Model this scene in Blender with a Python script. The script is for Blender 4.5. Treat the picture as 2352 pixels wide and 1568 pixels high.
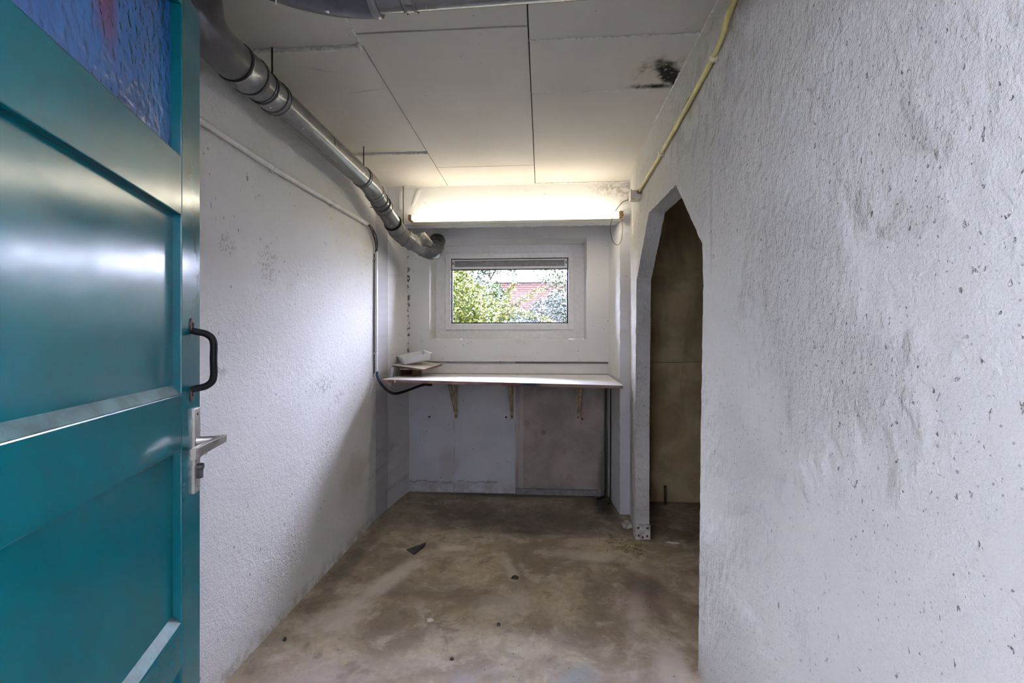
import bpy, bmesh, math, random
from mathutils import Vector, Matrix, noise as mnoise
random.seed(7)
S = bpy.context.scene
COL = S.collection
for o in list(bpy.data.objects):
    bpy.data.objects.remove(o)

# ------------------------------------------------------------------ camera, sky, sun, exposure
YAW = math.atan(69 / 1045.0)
EYE = 1.25
cam = bpy.data.cameras.new('camera')
cam.sensor_width = 36.0
cam.lens = 1045.0 / 2352 * 36
cam.shift_y = -4.0 / 2352
cam.clip_start = 0.02
cob = bpy.data.objects.new('camera', cam)
COL.objects.link(cob)
cob.location = (0, 0, EYE)
cob.rotation_euler = (math.pi / 2, 0, YAW)
S.camera = cob

SKY = 37.0
TUBE = 9.2
w = bpy.data.worlds.new('sky')
S.world = w
w.use_nodes = True
bg = w.node_tree.nodes['Background']
bg.inputs[0].default_value = (0.70, 0.745, 1.0, 1)
bg.inputs[1].default_value = SKY
S.view_settings.view_transform = 'Standard'
S.view_settings.look = 'None'
S.view_settings.exposure = 1.15
S.view_settings.gamma = 1.0
S.view_settings.use_curve_mapping = False
S.cycles.use_adaptive_sampling = True
S.cycles.adaptive_threshold = 0.04
S.cycles.caustics_reflective = False
S.cycles.caustics_refractive = False
S.cycles.glossy_bounces = 3
S.cycles.max_bounces = 8

# ------------------------------------------------------------------ object helpers
ROOTM = {}


def thing(name, label, cat, loc=(0, 0, 0), rotz=0.0, group=None, kind=None):
    o = bpy.data.objects.new(name, None)
    o.empty_display_size = 0.05
    COL.objects.link(o)
    o.location = loc
    o.rotation_euler = (0, 0, rotz)
    if label:
        o['label'] = label
    if cat:
        o['category'] = cat
    if group:
        o['group'] = group
    if kind:
        o['kind'] = kind
    ROOTM[o.name] = Matrix.Translation(loc) @ Matrix.Rotation(rotz, 4, 'Z')
    return o


def obj(name, bm, mat, parent=None, smooth=False, local=False, loc=None, angle=None):
    """link one mesh; bm is in world coordinates (or in the root's own when local)."""
    M = ROOTM[parent.name] if parent is not None else (Matrix.Translation(loc) if loc else Matrix.Identity(4))
    if not local:
        bm.transform(M.inverted())
    me = bpy.data.meshes.new(name)
    bm.normal_update()
    bm.to_mesh(me)
    bm.free()
    me.materials.append(mat)
    if smooth:
        for p in me.polygons:
            p.use_smooth = True
        if angle:
            me.set_sharp_from_angle(angle=math.radians(angle))
    o = bpy.data.objects.new(name, me)
    COL.objects.link(o)
    if parent is not None:
        o.parent = parent
        ROOTM[o.name] = M
    elif loc:
        o.location = loc
        ROOTM[o.name] = M
    else:
        ROOTM[o.name] = M
    return o


def tag(o, label=None, cat=None, group=None, kind=None):
    if label:
        o['label'] = label
    if cat:
        o['category'] = cat
    if group:
        o['group'] = group
    if kind:
        o['kind'] = kind
    return o


def struct(name, bm, mat, **k):
    o = obj(name, bm, mat, **k)
    o['kind'] = 'structure'
    return o


def NB():
    return bmesh.new()


def box(bm, x0, x1, y0, y1, z0, z1, bev=0.0, M=None):
    vs = [bm.verts.new((x, y, z)) for z in (z0, z1) for (x, y) in ((x0, y0), (x1, y0), (x1, y1), (x0, y1))]
    fs = [bm.faces.new([vs[i] for i in f]) for f in
          ((3, 2, 1, 0), (4, 5, 6, 7), (0, 1, 5, 4), (1, 2, 6, 5), (2, 3, 7, 6), (3, 0, 4, 7))]
    if bev:
        es = list({e for f in fs for e in f.edges})
        r = bmesh.ops.bevel(bm, geom=es, offset=bev, segments=2, affect='EDGES', profile=0.6)
        vs = list({v for v in vs if v.is_valid} | {v for f in r['faces'] for v in f.verts})
    if M is not None:
        bmesh.ops.transform(bm, matrix=M, verts=[v for v in vs if v.is_valid])
    return bm


def hull8(bm, bottom, top):
    """a prism between two corner loops of equal length."""
    a = [bm.verts.new(p) for p in bottom]
    b = [bm.verts.new(p) for p in top]
    n = len(a)
    bm.faces.new(a[::-1])
    bm.faces.new(b)
    for i in range(n):
        bm.faces.new([a[i], a[(i + 1) % n], b[(i + 1) % n], b[i]])
    bmesh.ops.recalc_face_normals(bm, faces=bm.faces)
    return bm


def frame_of(d):
    d = d.normalized()
    u = d.orthogonal().normalized()
    return u, d.cross(u).normalized()


def sweep(bm, pts, r, seg=20, cap=True):
    """a tube along pts; r is one radius or one per point."""
    pts = [Vector(p) for p in pts]
    n = len(pts)
    rr = r if isinstance(r, (list, tuple)) else [r] * n
    t0 = (pts[1] - pts[0]).normalized()
    u, v = frame_of(t0)
    rings = []
    prev = t0
    for i, p in enumerate(pts):
        t = (pts[min(i + 1, n - 1)] - pts[max(i - 1, 0)]).normalized()
        q = prev.rotation_difference(t)
        u = q @ u
        v = q @ v
        prev = t
        rings.append([bm.verts.new(p + (u * math.cos(2 * math.pi * k / seg) + v * math.sin(2 * math.pi * k / seg)) * rr[i])
                      for k in range(seg)])
    for a, b in zip(rings, rings[1:]):
        for k in range(seg):
            bm.faces.new([a[k], a[(k + 1) % seg], b[(k + 1) % seg], b[k]])
    if cap:
        bm.faces.new(rings[0][::-1])
        bm.faces.new(rings[-1])
    return bm


def lathe(bm, p0, p1, prof, seg=28):
    """revolve (distance along p0->p1, radius) about that axis."""
    p0, p1 = Vector(p0), Vector(p1)
    d = (p1 - p0).normalized()
    u, v = frame_of(d)
    rings = []
    for t, r in prof:
        c = p0 + d * t
        rings.append([bm.verts.new(c + (u * math.cos(2 * math.pi * k / seg) + v * math.sin(2 * math.pi * k / seg)) * max(r, 1e-4))
                      for k in range(seg)])
    for a, b in zip(rings, rings[1:]):
        for k in range(seg):
            bm.faces.new([a[k], a[(k + 1) % seg], b[(k + 1) % seg], b[k]])
    bm.faces.new(rings[0][::-1])
    bm.faces.new(rings[-1])
    return bm


def smooth_path(pts, n=8):
    """Catmull-Rom through pts."""
    P = [Vector(p) for p in pts]
    P = [P[0] * 2 - P[1]] + P + [P[-1] * 2 - P[-2]]
    out = []
    for i in range(1, len(P) - 2):
        a, b, c, d = P[i - 1:i + 3]
        for k in range(n):
            t = k / n
            out.append(0.5 * ((2 * b) + (c - a) * t + (2 * a - 5 * b + 4 * c - d) * t * t + (3 * b - a - 3 * c + d) * t ** 3))
    out.append(P[-2])
    return out


def bend(a, c, b, n=8, cut=None):
    """round the corner a-c-b into an arc's points."""
    a, c, b = Vector(a), Vector(c), Vector(b)
    k = cut or min((a - c).length, (b - c).length)
    s = c + (a - c).normalized() * k
    e = c + (b - c).normalized() * k
    return [s * (1 - t) ** 2 + c * 2 * t * (1 - t) + e * t * t for t in [i / n for i in range(n + 1)]]


def rough_line(p, q, step, amp, seed=0):
    """points from p to q, jittered a little (a hand-plastered edge)."""
    p, q = Vector(p), Vector(q)
    n = max(1, int((q - p).length / step))
    out = []
    for i in range(n):
        t = i / n
        c = p.lerp(q, t)
        k = 0.0 if i == 0 else 1.0
        out.append(c + Vector((0, mnoise.noise(c * 37 + Vector((seed, 0, 0))) + 0.5 * mnoise.noise(c * 90 + Vector((0, seed, 0))),
                               mnoise.noise(c * 37 + Vector((0, 0, seed + 9))))) * amp * k)
    return out


# ------------------------------------------------------------------ material helpers
class N:
    def __init__(self, name):
        self.m = bpy.data.materials.new(name)
        self.m.use_nodes = True
        self.cache = {}
        self.t = self.m.node_tree
        self.b = self.t.nodes['Principled BSDF']
        self.tc = self.t.nodes.new('ShaderNodeTexCoord')
        self.P = self.tc.outputs['Object']

    def new(self, typ, **ins):
        n = self.t.nodes.new('ShaderNode' + typ)
        for k, v in ins.items():
            self.set(n.inputs[k.replace('_', ' ')], v)
        return n

    def set(self, sock, v):
        if isinstance(v, bpy.types.NodeSocket):
            self.t.links.new(v, sock)
        elif isinstance(v, (tuple, list)) and sock.type == 'RGBA' and len(v) == 3:
            sock.default_value = (*v, 1)
        else:
            sock.default_value = v

    def map(self, scale=(1, 1, 1), loc=(0, 0, 0), rot=(0, 0, 0), vec=None):
        n = self.new('Mapping', Vector=vec or self.P, Scale=scale, Location=loc, Rotation=rot)
        return n.outputs[0]

    def noise(self, scale, detail=4, rough=0.55, vec=None, dist=0.0):
        key = (scale, detail, rough, dist)
        if vec is None and key in self.cache:
            return self.cache[key]
        n = self.new('TexNoise', Vector=vec or self.P, Scale=scale, Detail=detail, Roughness=rough, Distortion=dist)
        if vec is None:
            self.cache[key] = n.outputs['Fac']
        return n.outputs['Fac']

    def vor(self, scale, vec=None, feature='F1', rnd=1.0):
        n = self.t.nodes.new('ShaderNodeTexVoronoi')
        n.feature = feature
        self.set(n.inputs['Vector'], vec or self.P)
        n.inputs['Scale'].default_value = scale
        n.inputs['Randomness'].default_value = rnd
        return n.outputs['Distance']

    def math(self, op, a, b=None, clamp=False):
        n = self.t.nodes.new('ShaderNodeMath')
        n.operation = op
        n.use_clamp = clamp
        self.set(n.inputs[0], a)
        if b is not None:
            self.set(n.inputs[1], b)
        return n.outputs[0]

    def rng(self, v, a, b, c=0.0, d=1.0, smooth=True):
        n = self.t.nodes.new('ShaderNodeMapRange')
        n.interpolation_type = 'SMOOTHSTEP' if smooth else 'LINEAR'
        for i, x in enumerate((v, a, b, c, d)):
            self.set(n.inputs[i], x)
        return n.outputs[0]

    def mix(self, f, a, b, mode='MIX'):
        n = self.t.nodes.new('ShaderNodeMix')
        n.data_type = 'RGBA'
        n.blend_type = mode
        n.clamp_factor = True
        self.set(n.inputs[0], f)
        self.set(n.inputs[6], a)
        self.set(n.inputs[7], b)
        return n.outputs[2]

    def xyz(self, i):
        n = self.new('SeparateXYZ', Vector=self.P)
        return n.outputs[i]

    def blob(self, c, r, rot=(0, 0, 0), wob=0.35, wscale=9.0, soft=0.5):
        """soft-edged irregular patch: 1 inside the ellipsoid of radii r about c."""
        v = self.new('VectorMath', )
        v.operation = 'SUBTRACT'
        self.set(v.inputs[0], self.P)
        v.inputs[1].default_value = c
        m = self.t.nodes.new('ShaderNodeMapping')
        m.vector_type = 'TEXTURE'
        self.set(m.inputs['Vector'], v.outputs[0])
        m.inputs['Rotation'].default_value = rot
        m.inputs['Scale'].default_value = r
        l = self.t.nodes.new('ShaderNodeVectorMath')
        l.operation = 'LENGTH'
        self.set(l.inputs[0], m.outputs[0])
        d = l.outputs['Value']
        if wob:
            nz = self.noise(8.0 if wscale < 14 else 24.0, 3, 0.65)
            d = self.math('ADD', d, self.math('MULTIPLY', self.math('SUBTRACT', nz, 0.5), wob * 2.5))
        return self.rng(d, 1.0 + soft * 0.4, 1.0 - soft, 0, 1)

    def bump(self, h, strength=0.5, dist=0.01, normal=None):
        n = self.t.nodes.new('ShaderNodeBump')
        n.inputs['Strength'].default_value = strength
        n.inputs['Distance'].default_value = dist
        self.set(n.inputs['Height'], h)
        if normal is not None:
            self.set(n.inputs['Normal'], normal)
        return n.outputs[0]

    def out(self, color=None, rough=None, normal=None, **k):
        if color is not None:
            self.set(self.b.inputs['Base Color'], color)
        if rough is not None:
            self.set(self.b.inputs['Roughness'], rough)
        if normal is not None:
            self.set(self.b.inputs['Normal'], normal)
        for kk, v in k.items():
            self.set(self.b.inputs[kk.replace('_', ' ')], v)
        return self.m


def simple(name, col, rough=0.5, metal=0.0, var=0.12, scale=30, bump=0.0, **k):
    n = N(name)
    f = n.noise(scale, 5, 0.6)
    dark = tuple(c * (1 - var * 2) for c in col)
    lite = tuple(min(1, c * (1 + var)) for c in col)
    c = n.mix(n.rng(f, 0.3, 0.7), dark, lite)
    nr = n.bump(n.noise(scale * 4, 4), bump, 0.002) if bump else None
    return n.out(c, n.rng(f, 0.3, 0.7, max(0.02, rough - 0.06), min(1, rough + 0.08)), nr, Metallic=metal, **k)


def plaster(name, base, kind):
    """hand-rendered white wall; kind sets where it is coarse or chipped."""
    n = N(name)
    fine = n.noise(160, 3, 0.6)
    mid = n.noise(48, 5, 0.62)
    big = n.noise(7, 4, 0.5)
    low = n.noise(1.7, 4, 0.5)
    cloud = n.rng(low, 0.35, 0.68)
    col = n.mix(n.math('MULTIPLY', cloud, 0.5), base, tuple(c * 0.90 for c in base))
    col = n.mix(n.math('MULTIPLY', n.rng(big, 0.52, 0.75), 0.25), col, tuple(c * 0.86 for c in base))
    dirt = (0.17, 0.165, 0.16)
    if kind == 'left':
        h = n.math('ADD', n.math('MULTIPLY', mid, 0.75), n.math('MULTIPLY', fine, 0.35))
        sv = n.map((1, 1, 0.55))
        chips = n.rng(n.noise(44, 4, .62, sv), 0.665, 0.705)
        where = n.rng(n.noise(2.6, 3, 0.6), 0.44, 0.62)
        chips = n.math('MULTIPLY', chips, where)
        specks = n.math('MULTIPLY', n.rng(n.vor(26, n.map((1, 1, 0.6))), 0.13, 0.08), n.rng(n.noise(5, 3), 0.5, 0.6))
        chips = n.math('MAXIMUM', chips, specks)
        for c, r, s in (((-1.155, 2.36, 1.00), (.2, .16, .07), 30), ((-1.155, 2.52, .93), (.2, .07, .05), 18),
                        ((-1.155, 1.55, 1.13), (.2, .06, .03), 30), ((-1.155, 1.85, 1.56), (.2, .07, .10), 45),
                        ((-1.155, 1.60, 1.60), (.2, .05, .05), 45)):
            sc = n.math('MULTIPLY', n.blob(c, r, wob=.5, wscale=s), n.rng(n.noise(s * 1.6, 5, .7), .48, .6))
            chips = n.math('MAXIMUM', chips, n.math('MULTIPLY', sc, .65))
        stain = n.blob((-1.155, 2.75, 0.42), (.3, .22, .13), wob=.6, wscale=7)
        col = n.mix(n.math('MULTIPLY', stain, .35), col, (0.42, 0.36, 0.28))
        foot = n.math('MULTIPLY', n.rng(n.xyz(2), .09, .0), n.rng(n.noise(14, 5, .7), .40, .62))
        col = n.mix(n.math('MULTIPLY', foot, .6), col, (0.32, 0.28, 0.16))
        col = n.mix(n.math('MULTIPLY', chips, .72), col, dirt)
        nr = n.bump(h, 0.85, 0.008)
    elif kind == 'right':
        sv = n.map((1, 1, 0.62))
        c1 = n.noise(62, 5, 0.66, sv)
        c2 = n.noise(21, 4, 0.6, sv)
        rough = n.rng(n.noise(2.3, 4, .6), .44, .60)
        up = n.rng(n.xyz(2), 1.25, 1.75)
        amt = n.math('ADD', n.math('MULTIPLY', n.math('MAXIMUM', rough, n.math('MULTIPLY', up, .55)), .95), .16)
        h = n.math('MULTIPLY', n.math('ADD', n.math('MULTIPLY', c1, .8), n.math('MULTIPLY', c2, 1.0)), amt)
        h = n.math('ADD', h, n.math('MULTIPLY', fine, 0.12))
        pits = pits0 = n.rng(n.noise(75, 3, .6, sv), .67, .72)
        pits = n.math('MULTIPLY', pits, n.rng(n.noise(3, 3), .40, .58))
        pits = n.math('MAXIMUM', pits, n.math('MULTIPLY', n.rng(n.vor(30), .11, .07), n.rng(n.noise(4.5, 3), .52, .6)))
        dots = n.math('MULTIPLY', n.rng(n.vor(62), .15, .09), n.rng(n.noise(4.5, 3), .42, .54))
        pits = n.math('MAXIMUM', pits, n.math('MULTIPLY', dots, .8))
        gouge = 0
        for c, r in (((.585, 1.30, 1.235), (.2, .075, .12)), ((.585, 1.22, .78), (.2, .06, .06)), ((.585, 1.47, 1.80), (.2, .13, .17)),
                     ((.585, 1.06, .60), (.2, .05, .08)), ((.585, 1.22, 1.55), (.2, .035, .2))):
            g = n.math('MULTIPLY', n.blob(c, r, wob=.5, wscale=20), n.rng(n.noise(50, 5, .7, sv), .47, .60))
            gouge = g if gouge == 0 else n.math('MAXIMUM', gouge, g)
        h = n.math('SUBTRACT', h, n.math('MULTIPLY', pits0, 0.5))
        grime = n.math('MULTIPLY', n.blob((.585, 1.75, 2.12), (.3, .5, .2), wob=.6, wscale=6), n.rng(c2, .42, .6))
        col = n.mix(n.math('MULTIPLY', grime, .4), col, (.34, .33, .31))
        ln = n.math('MULTIPLY', n.blob((.585, 1.62, 1.66), (.3, .012, .22), wob=.25, wscale=5, soft=.7), .45)
        col = n.mix(ln, col, (.36, .36, .37))
        col = n.mix(n.math('MULTIPLY', gouge, .22), col, (.33, .36, .39))
        col = n.mix(n.math('MULTIPLY', pits, .75), col, dirt)
        nr = n.bump(h, 1.0, 0.020)
    elif kind == 'smooth':
        h = n.math('ADD', n.math('MULTIPLY', mid, 0.3), n.math('MULTIPLY', fine, 0.15))
        pits = n.math('MULTIPLY', n.rng(n.vor(24), .11, .06), n.rng(n.noise(6, 3), .50, .58))
        col = n.mix(n.math('MULTIPLY', n.rng(n.noise(11, 5, .65), .60, .74), .28), col, (.40, .40, .40))
        col = n.mix(n.math('MULTIPLY', pits, .85), col, (.06, .055, .05))
        crumb = n.math('MULTIPLY', n.blob((-1.092, 3.66, 1.5), (.016, .02, .62), wob=.5, wscale=24, soft=.6), n.rng(n.noise(34, 4, .6), .50, .58))
        col = n.mix(n.math('MULTIPLY', crumb, .9), col, (.07, .065, .06))
        topd = n.math('MULTIPLY', n.blob((.60, 3.30, 2.33), (.26, .05, .06), wob=.5, wscale=12, soft=.7), n.rng(n.noise(34, 4, .6), .42, .58))
        col = n.mix(n.math('MULTIPLY', topd, .55), col, (.30, .24, .10))
        nr = n.bump(h, 0.4, 0.004)
    return n.out(col, 0.95, nr, Specular_IOR_Level=0.08)


M = {}
WHITE = (0.76, 0.755, 0.74)
M['left'] = plaster('white_plaster_left', WHITE, 'left')
M['right'] = plaster('white_plaster_right', (0.655, 0.64, 0.585), 'right')
M['smooth'] = plaster('painted_concrete', WHITE, 'smooth')
M['grey_face'] = plaster('dull_grey_concrete', (.53, .525, .535), 'smooth')
M['grey_face2'] = plaster('pale_grey_concrete', (.65, .64, .64), 'smooth')


def back_lower_material():
    n = N('half_painted_concrete')
    mid = n.noise(30, 5, .6)
    x, z = n.xyz(0), n.xyz(2)
    edge = n.math('ADD', x, n.math('MULTIPLY', n.math('SUBTRACT', n.noise(6, 4, .6), .5), .02))
    bare = n.rng(edge, -.222, -.214)
    white = n.mix(n.rng(n.noise(3, 4), .35, .7), (.66, .67, .70), (.56, .57, .59))
    cc = n.mix(n.rng(n.noise(3.5, 6, .62), .34, .68), (.38, .32, .275), (.26, .218, .19))
    cc = n.mix(n.math('MULTIPLY', n.rng(n.noise(9, 5, .7), .60, .75), .5), cc, (.17, .13, .12))
    cc = n.mix(n.math('MULTIPLY', n.blob((.33, 3.69, .66), (.045, .2, .06), wob=.4, wscale=18), .45), cc, (.33, .16, .13))
    cc = n.mix(n.math('MULTIPLY', n.blob((-.12, 3.69, .56), (.03, .2, .05), wob=.5, wscale=25), .4), cc, (.20, .11, .10))
    cc = n.mix(n.math('MULTIPLY', n.blob((.01, 3.69, .50), (.022, .2, .022), wob=.3), .6), cc, (.12, .13, .11))
    streak = n.math('MULTIPLY', n.rng(n.noise(14, 3, .5, n.map((1, 1, .04))), .62, .70), .4)
    cc = n.mix(streak, cc, (.5, .47, .44))
    damp = n.blob((.53, 3.69, .1), (.085, .2, .5), wob=.25, wscale=6, soft=.4)
    cc = n.mix(n.math('MULTIPLY', damp, .8), cc, (.085, .082, .06))
    foot = n.math('MULTIPLY', n.rng(z, .13, .045), n.rng(n.noise(11, 6, .7), .38, .6))
    white = n.mix(n.math('MULTIPLY', foot, .55), white, (.34, .32, .29))
    crack = n.math('MULTIPLY', n.rng(n.math('ABSOLUTE', n.math('SUBTRACT', n.math('ADD', z, n.math('MULTIPLY', n.noise(7, 4, .6), .10)), .135)), .010, .003), n.rng(n.noise(9, 3), .40, .5))
    white = n.mix(n.math('MULTIPLY', crack, .6), white, (.22, .21, .19))
    joint = n.math('MULTIPLY', n.rng(n.math('ABSOLUTE', n.math('ADD', edge, .72)), .006, .002), n.rng(n.noise(9, 4, .6), .42, .6))
    white = n.mix(n.math('MULTIPLY', joint, .6), white, (.25, .23, .2))
    rub = n.blob((-.76, 3.69, .22), (.09, .2, .13), wob=.5, wscale=8)
    white = n.mix(n.math('MULTIPLY', rub, .35), white, (.42, .36, .3))
    col = n.mix(bare, white, cc)
    pits = n.math('MULTIPLY', n.rng(n.vor(22), .10, .06), n.rng(n.noise(6, 3), .50, .58))
    col = n.mix(n.math('MULTIPLY', pits, .8), col, (.05, .045, .04))
    nr = n.bump(mid, .3, .002)
    return n.out(col, .85, nr, Specular_IOR_Level=.25)


def floor_material():
    n = N('worn_concrete_floor')
    a = n.noise(2.1, 5, .62, dist=.6)
    b = n.noise(6.5, 5, .65, dist=.4)
    c = n.noise(34, 5, .65)
    col = n.mix(n.rng(a, .38, .62), (.245, .185, .112), (.445, .36, .24))
    col = n.mix(n.math('MULTIPLY', n.rng(b, .50, .66), .7), col, (.54, .455, .335))
    col = n.mix(n.math('MULTIPLY', n.rng(b, .47, .34), .7), col, (.165, .122, .074))
    col = n.mix(n.math('MULTIPLY', n.rng(c, .35, .7), .35), col, (.20, .165, .125))
    # pale swathes and scrapes
    for ce, r, rz, k in (((-.80, 2.30, 0), (.07, .36, .2), -.35, .75), ((-.93, 2.0, 0), (.10, .14, .2), -.6, .55),
                         ((-.53, 2.70, 0), (.085, .045, .2), .15, .75), ((-.17, 2.47, 0), (.035, .16, .2), .25, .5),
                         ((.22, 2.66, 0), (.30, .07, .2), -.2, .45), ((.44, 2.15, 0), (.05, .30, .2), -.25, .5),
                         ((.50, 1.78, 0), (.07, .18, .2), -.1, .6), ((-.18, 2.15, 0), (.16, .10, .2), .2, .35),
                         ((.08, 2.93, 0), (.085, .05, .2), 0, .4), ((-.05, 1.86, 0), (.20, .08, .2), .3, .3)):
        m = n.math('MULTIPLY', n.blob(ce, r, (0, 0, rz), wob=.55, wscale=8, soft=.7), k)
        col = n.mix(m, col, (.62, .54, .43))
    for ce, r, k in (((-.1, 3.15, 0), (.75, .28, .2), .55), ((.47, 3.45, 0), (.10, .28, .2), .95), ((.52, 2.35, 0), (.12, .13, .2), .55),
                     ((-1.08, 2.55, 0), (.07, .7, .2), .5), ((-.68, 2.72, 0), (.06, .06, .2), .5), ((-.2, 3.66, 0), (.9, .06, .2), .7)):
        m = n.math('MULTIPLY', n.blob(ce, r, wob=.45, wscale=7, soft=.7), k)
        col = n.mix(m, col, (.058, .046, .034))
    # lilac window light painted in near the doorway, plus worn pink and blue paint
    tr = n.math('MULTIPLY', n.rng(n.xyz(1), 1.84, 1.60), n.rng(n.noise(5, 6, .7), .36, .62))
    tint = n.mix(n.rng(n.noise(1.6, 3), .42, .56), (.40, .36, .40), (.42, .33, .34))
    col = n.mix(n.math('MULTIPLY', tr, .55), col, tint)
    col = n.mix(n.math('MULTIPLY', n.blob((.12, 1.69, 0), (.09, .10, .2), wob=.9, soft=.8), .5), col, (.28, .33, .35))
    col = n.mix(n.math('MULTIPLY', n.blob((.47, 2.2, 0), (.16, .12, .2), wob=.5), .3), col, (.26, .16, .15))
    specks = n.math('MULTIPLY', n.rng(n.vor(30), .12, .07), n.rng(n.noise(4, 3), .48, .58))
    col = n.mix(n.math('MULTIPLY', specks, .85), col, (.035, .03, .025))
    grit = n.math('MULTIPLY', n.rng(n.vor(21, n.map(loc=(3.1, 1.7, .4))), .07, .045), n.rng(n.noise(3, 3), .5, .6))
    col = n.mix(grit, col, (.6, .56, .5))
    h = n.math('ADD', n.math('MULTIPLY', b, .5), n.math('MULTIPLY', c, .35))
    nr = n.bump(h, .45, .006)
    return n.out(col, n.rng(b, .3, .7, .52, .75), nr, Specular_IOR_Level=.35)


def ceiling_material():
    n = N('white_ceiling_board')
    fib = n.noise(60, 4, .6, n.map((.25, 1, 1)))
    low = n.noise(1.5, 4, .5)
    col = n.mix(n.rng(low, .35, .68), (.635, .605, .555), (.57, .54, .495))
    col = n.mix(n.math('MULTIPLY', n.rng(fib, .50, .75), .22), col, (.55, .53, .50))
    specks = n.math('MULTIPLY', n.rng(n.vor(20), .07, .045), n.rng(n.noise(4, 3), .5, .6))
    col = n.mix(n.math('MULTIPLY', specks, .7), col, (.2, .18, .16))
    # scuffs
    for ce, r, rz in (((-.80, 2.02, 2.38), (.10, .008, .1), -.15), ((-.93, 1.85, 2.38), (.06, .010, .1), .35)):
        col = n.mix(n.math('MULTIPLY', n.blob(ce, r, (0, 0, rz), wob=.3, wscale=18, soft=.8), .35), col, (.25, .24, .23))
    # mould
    nz = n.noise(42, 6, .7)
    nz2 = n.noise(15, 5, .7)
    core = n.blob((.545, 1.98, 2.38), (.05, .145, .1), (0, 0, -.62), wob=.4, wscale=22, soft=.5)
    core = n.math('MULTIPLY', core, n.rng(nz, .33, .42))
    toe = n.math('MULTIPLY', n.blob((.50, 2.065, 2.38), (.11, .022, .1), wob=.5, wscale=30, soft=.8), n.rng(nz, .33, .43))
    core = n.math('MAXIMUM', core, toe)
    halo = n.blob((.50, 1.975, 2.38), (.15, .13, .1), (0, 0, -.4), wob=.4, wscale=10, soft=.5)
    inner = n.blob((.52, 2.0, 2.38), (.105, .085, .1), (0, 0, -.4), wob=.4, wscale=10, soft=.5)
    ring = n.math('MULTIPLY', n.math('SUBTRACT', halo, inner, True), n.rng(nz2, .44, .62))
    col = n.mix(n.math('MULTIPLY', halo, .35), col, (.52, .46, .33))
    col = n.mix(n.math('MULTIPLY', ring, .9), col, (.28, .25, .13))
    col = n.mix(core, col, (.012, .011, .010))
    nr = n.bump(fib, .12, .003)
    return n.out(col, .8, nr, Specular_IOR_Level=.25)


def passage_material():
    n = N('stained_brown_concrete')
    a = n.noise(2.6, 6, .62, dist=.5)
    col = n.mix(n.rng(a, .36, .66), (.43, .34, .185), (.29, .22, .115))
    st = n.rng(n.noise(7, 5, .6, n.map((1, 1, .25))), .50, .72)
    col = n.mix(n.math('MULTIPLY', st, .45), col, (.12, .098, .058))
    for ce, r, k in (((1.06, 3.58, .33), (.16, .3, .055), .75), ((.93, 3.58, .52), (.05, .3, .09), .5), ((1.0, 3.58, .0), (.6, .3, .05), .6)):
        col = n.mix(n.math('MULTIPLY', n.blob(ce, r, wob=.6, wscale=9), k), col, (.075, .058, .032))
    pale = n.math('MULTIPLY', n.blob((1.08, 3.58, .17), (.14, .3, .07), wob=.7, wscale=12), .6)
    col = n.mix(pale, col, (.42, .37, .27))
    nr = n.bump(n.noise(40, 5, .6), .3, .004)
    return n.out(col, .85, nr, Specular_IOR_Level=.2)


M['back_lower'] = back_lower_material()
M['floor'] = floor_material()
M['ceiling'] = ceiling_material()
M['passage'] = passage_material()


def teal_material():
    n = N('teal_gloss_paint')
    a = n.noise(5, 3, .5)
    brush = n.noise(22, 4, .55, n.map((.25, 1, 1)))
    col = n.mix(n.rng(a, .35, .65), (.0, .098, .116), (.001, .113, .132))
    nr = n.bump(n.math('ADD', n.math('MULTIPLY', brush, .35), a), .10, .006)
    return n.out(col, n.rng(brush, .3, .7, .16, .23), nr, Specular_IOR_Level=.5)


def hammered_glass():
    n = N('blue_hammered_glass')
    v = n.map((1, 1, .75))
    lump = n.noise(58, 2, .4, v, .3)
    big = n.noise(3, 3, .5)
    col = n.mix(n.rng(big, .3, .7), (.02, .095, .27), (.045, .165, .40))
    red = n.blob((.470, .015, 1.90), (.045, .3, .17), (0, -.25, 0), wob=.25, wscale=9, soft=.8)
    col = n.mix(n.math('MULTIPLY', red, .92), col, (.19, .018, .03))
    low = n.rng(n.xyz(2), 1.80, 1.66)
    col = n.mix(n.math('MULTIPLY', low, .3), col, (.10, .17, .30))
    nr = n.bump(lump, .7, .007)
    return n.out(col, .16, nr, Specular_IOR_Level=.55, Transmission_Weight=.12)


def pipe_material(name, c0, c1, rough):
    n = N(name)
    a = n.noise(18, 5, .6)
    col = n.mix(n.rng(a, .35, .68), c0, c1)
    dr = n.math('MULTIPLY', n.rng(n.noise(30, 3, .5), .72, .745), .8)
    col = n.mix(dr, col, (.7, .69, .66))
    nr = n.bump(n.noise(60, 3), .05, .002)
    return n.out(col, rough, nr, Specular_IOR_Level=.55)


M['teal'] = teal_material()
M['bead'] = simple('teal_with_reflection', (.10, .19, .19), .55, var=.25, scale=14)  # paler teal holds the light reflected off the panel beads
M['hammered'] = hammered_glass()
M['pipe'] = pipe_material('grey_drain_plastic', (.135, .133, .127), (.165, .162, .155), .22)
M['pipe_dark'] = pipe_material('dark_grey_drain_plastic', (.050, .052, .062), (.07, .072, .082), .26)
M['pipe_mid'] = pipe_material('mid_grey_drain_plastic', (.085, .082, .078), (.11, .107, .102), .28)
M['rubber'] = simple('black_rubber', (.012, .012, .012), .5)
M['foam'] = simple('crusty_white_filler', (.70, .69, .65), .9, bump=.6, scale=60)
M['white_pvc'] = simple('white_plastic_frame', (.80, .80, .81), .35, var=.03)
M['white_tube'] = simple('painted_white_conduit', (.72, .705, .68), .5, var=.06, scale=14)
M['yellow'] = simple('yellowed_conduit_plastic', (.62, .53, .20), .42, var=.10, scale=12)
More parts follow.
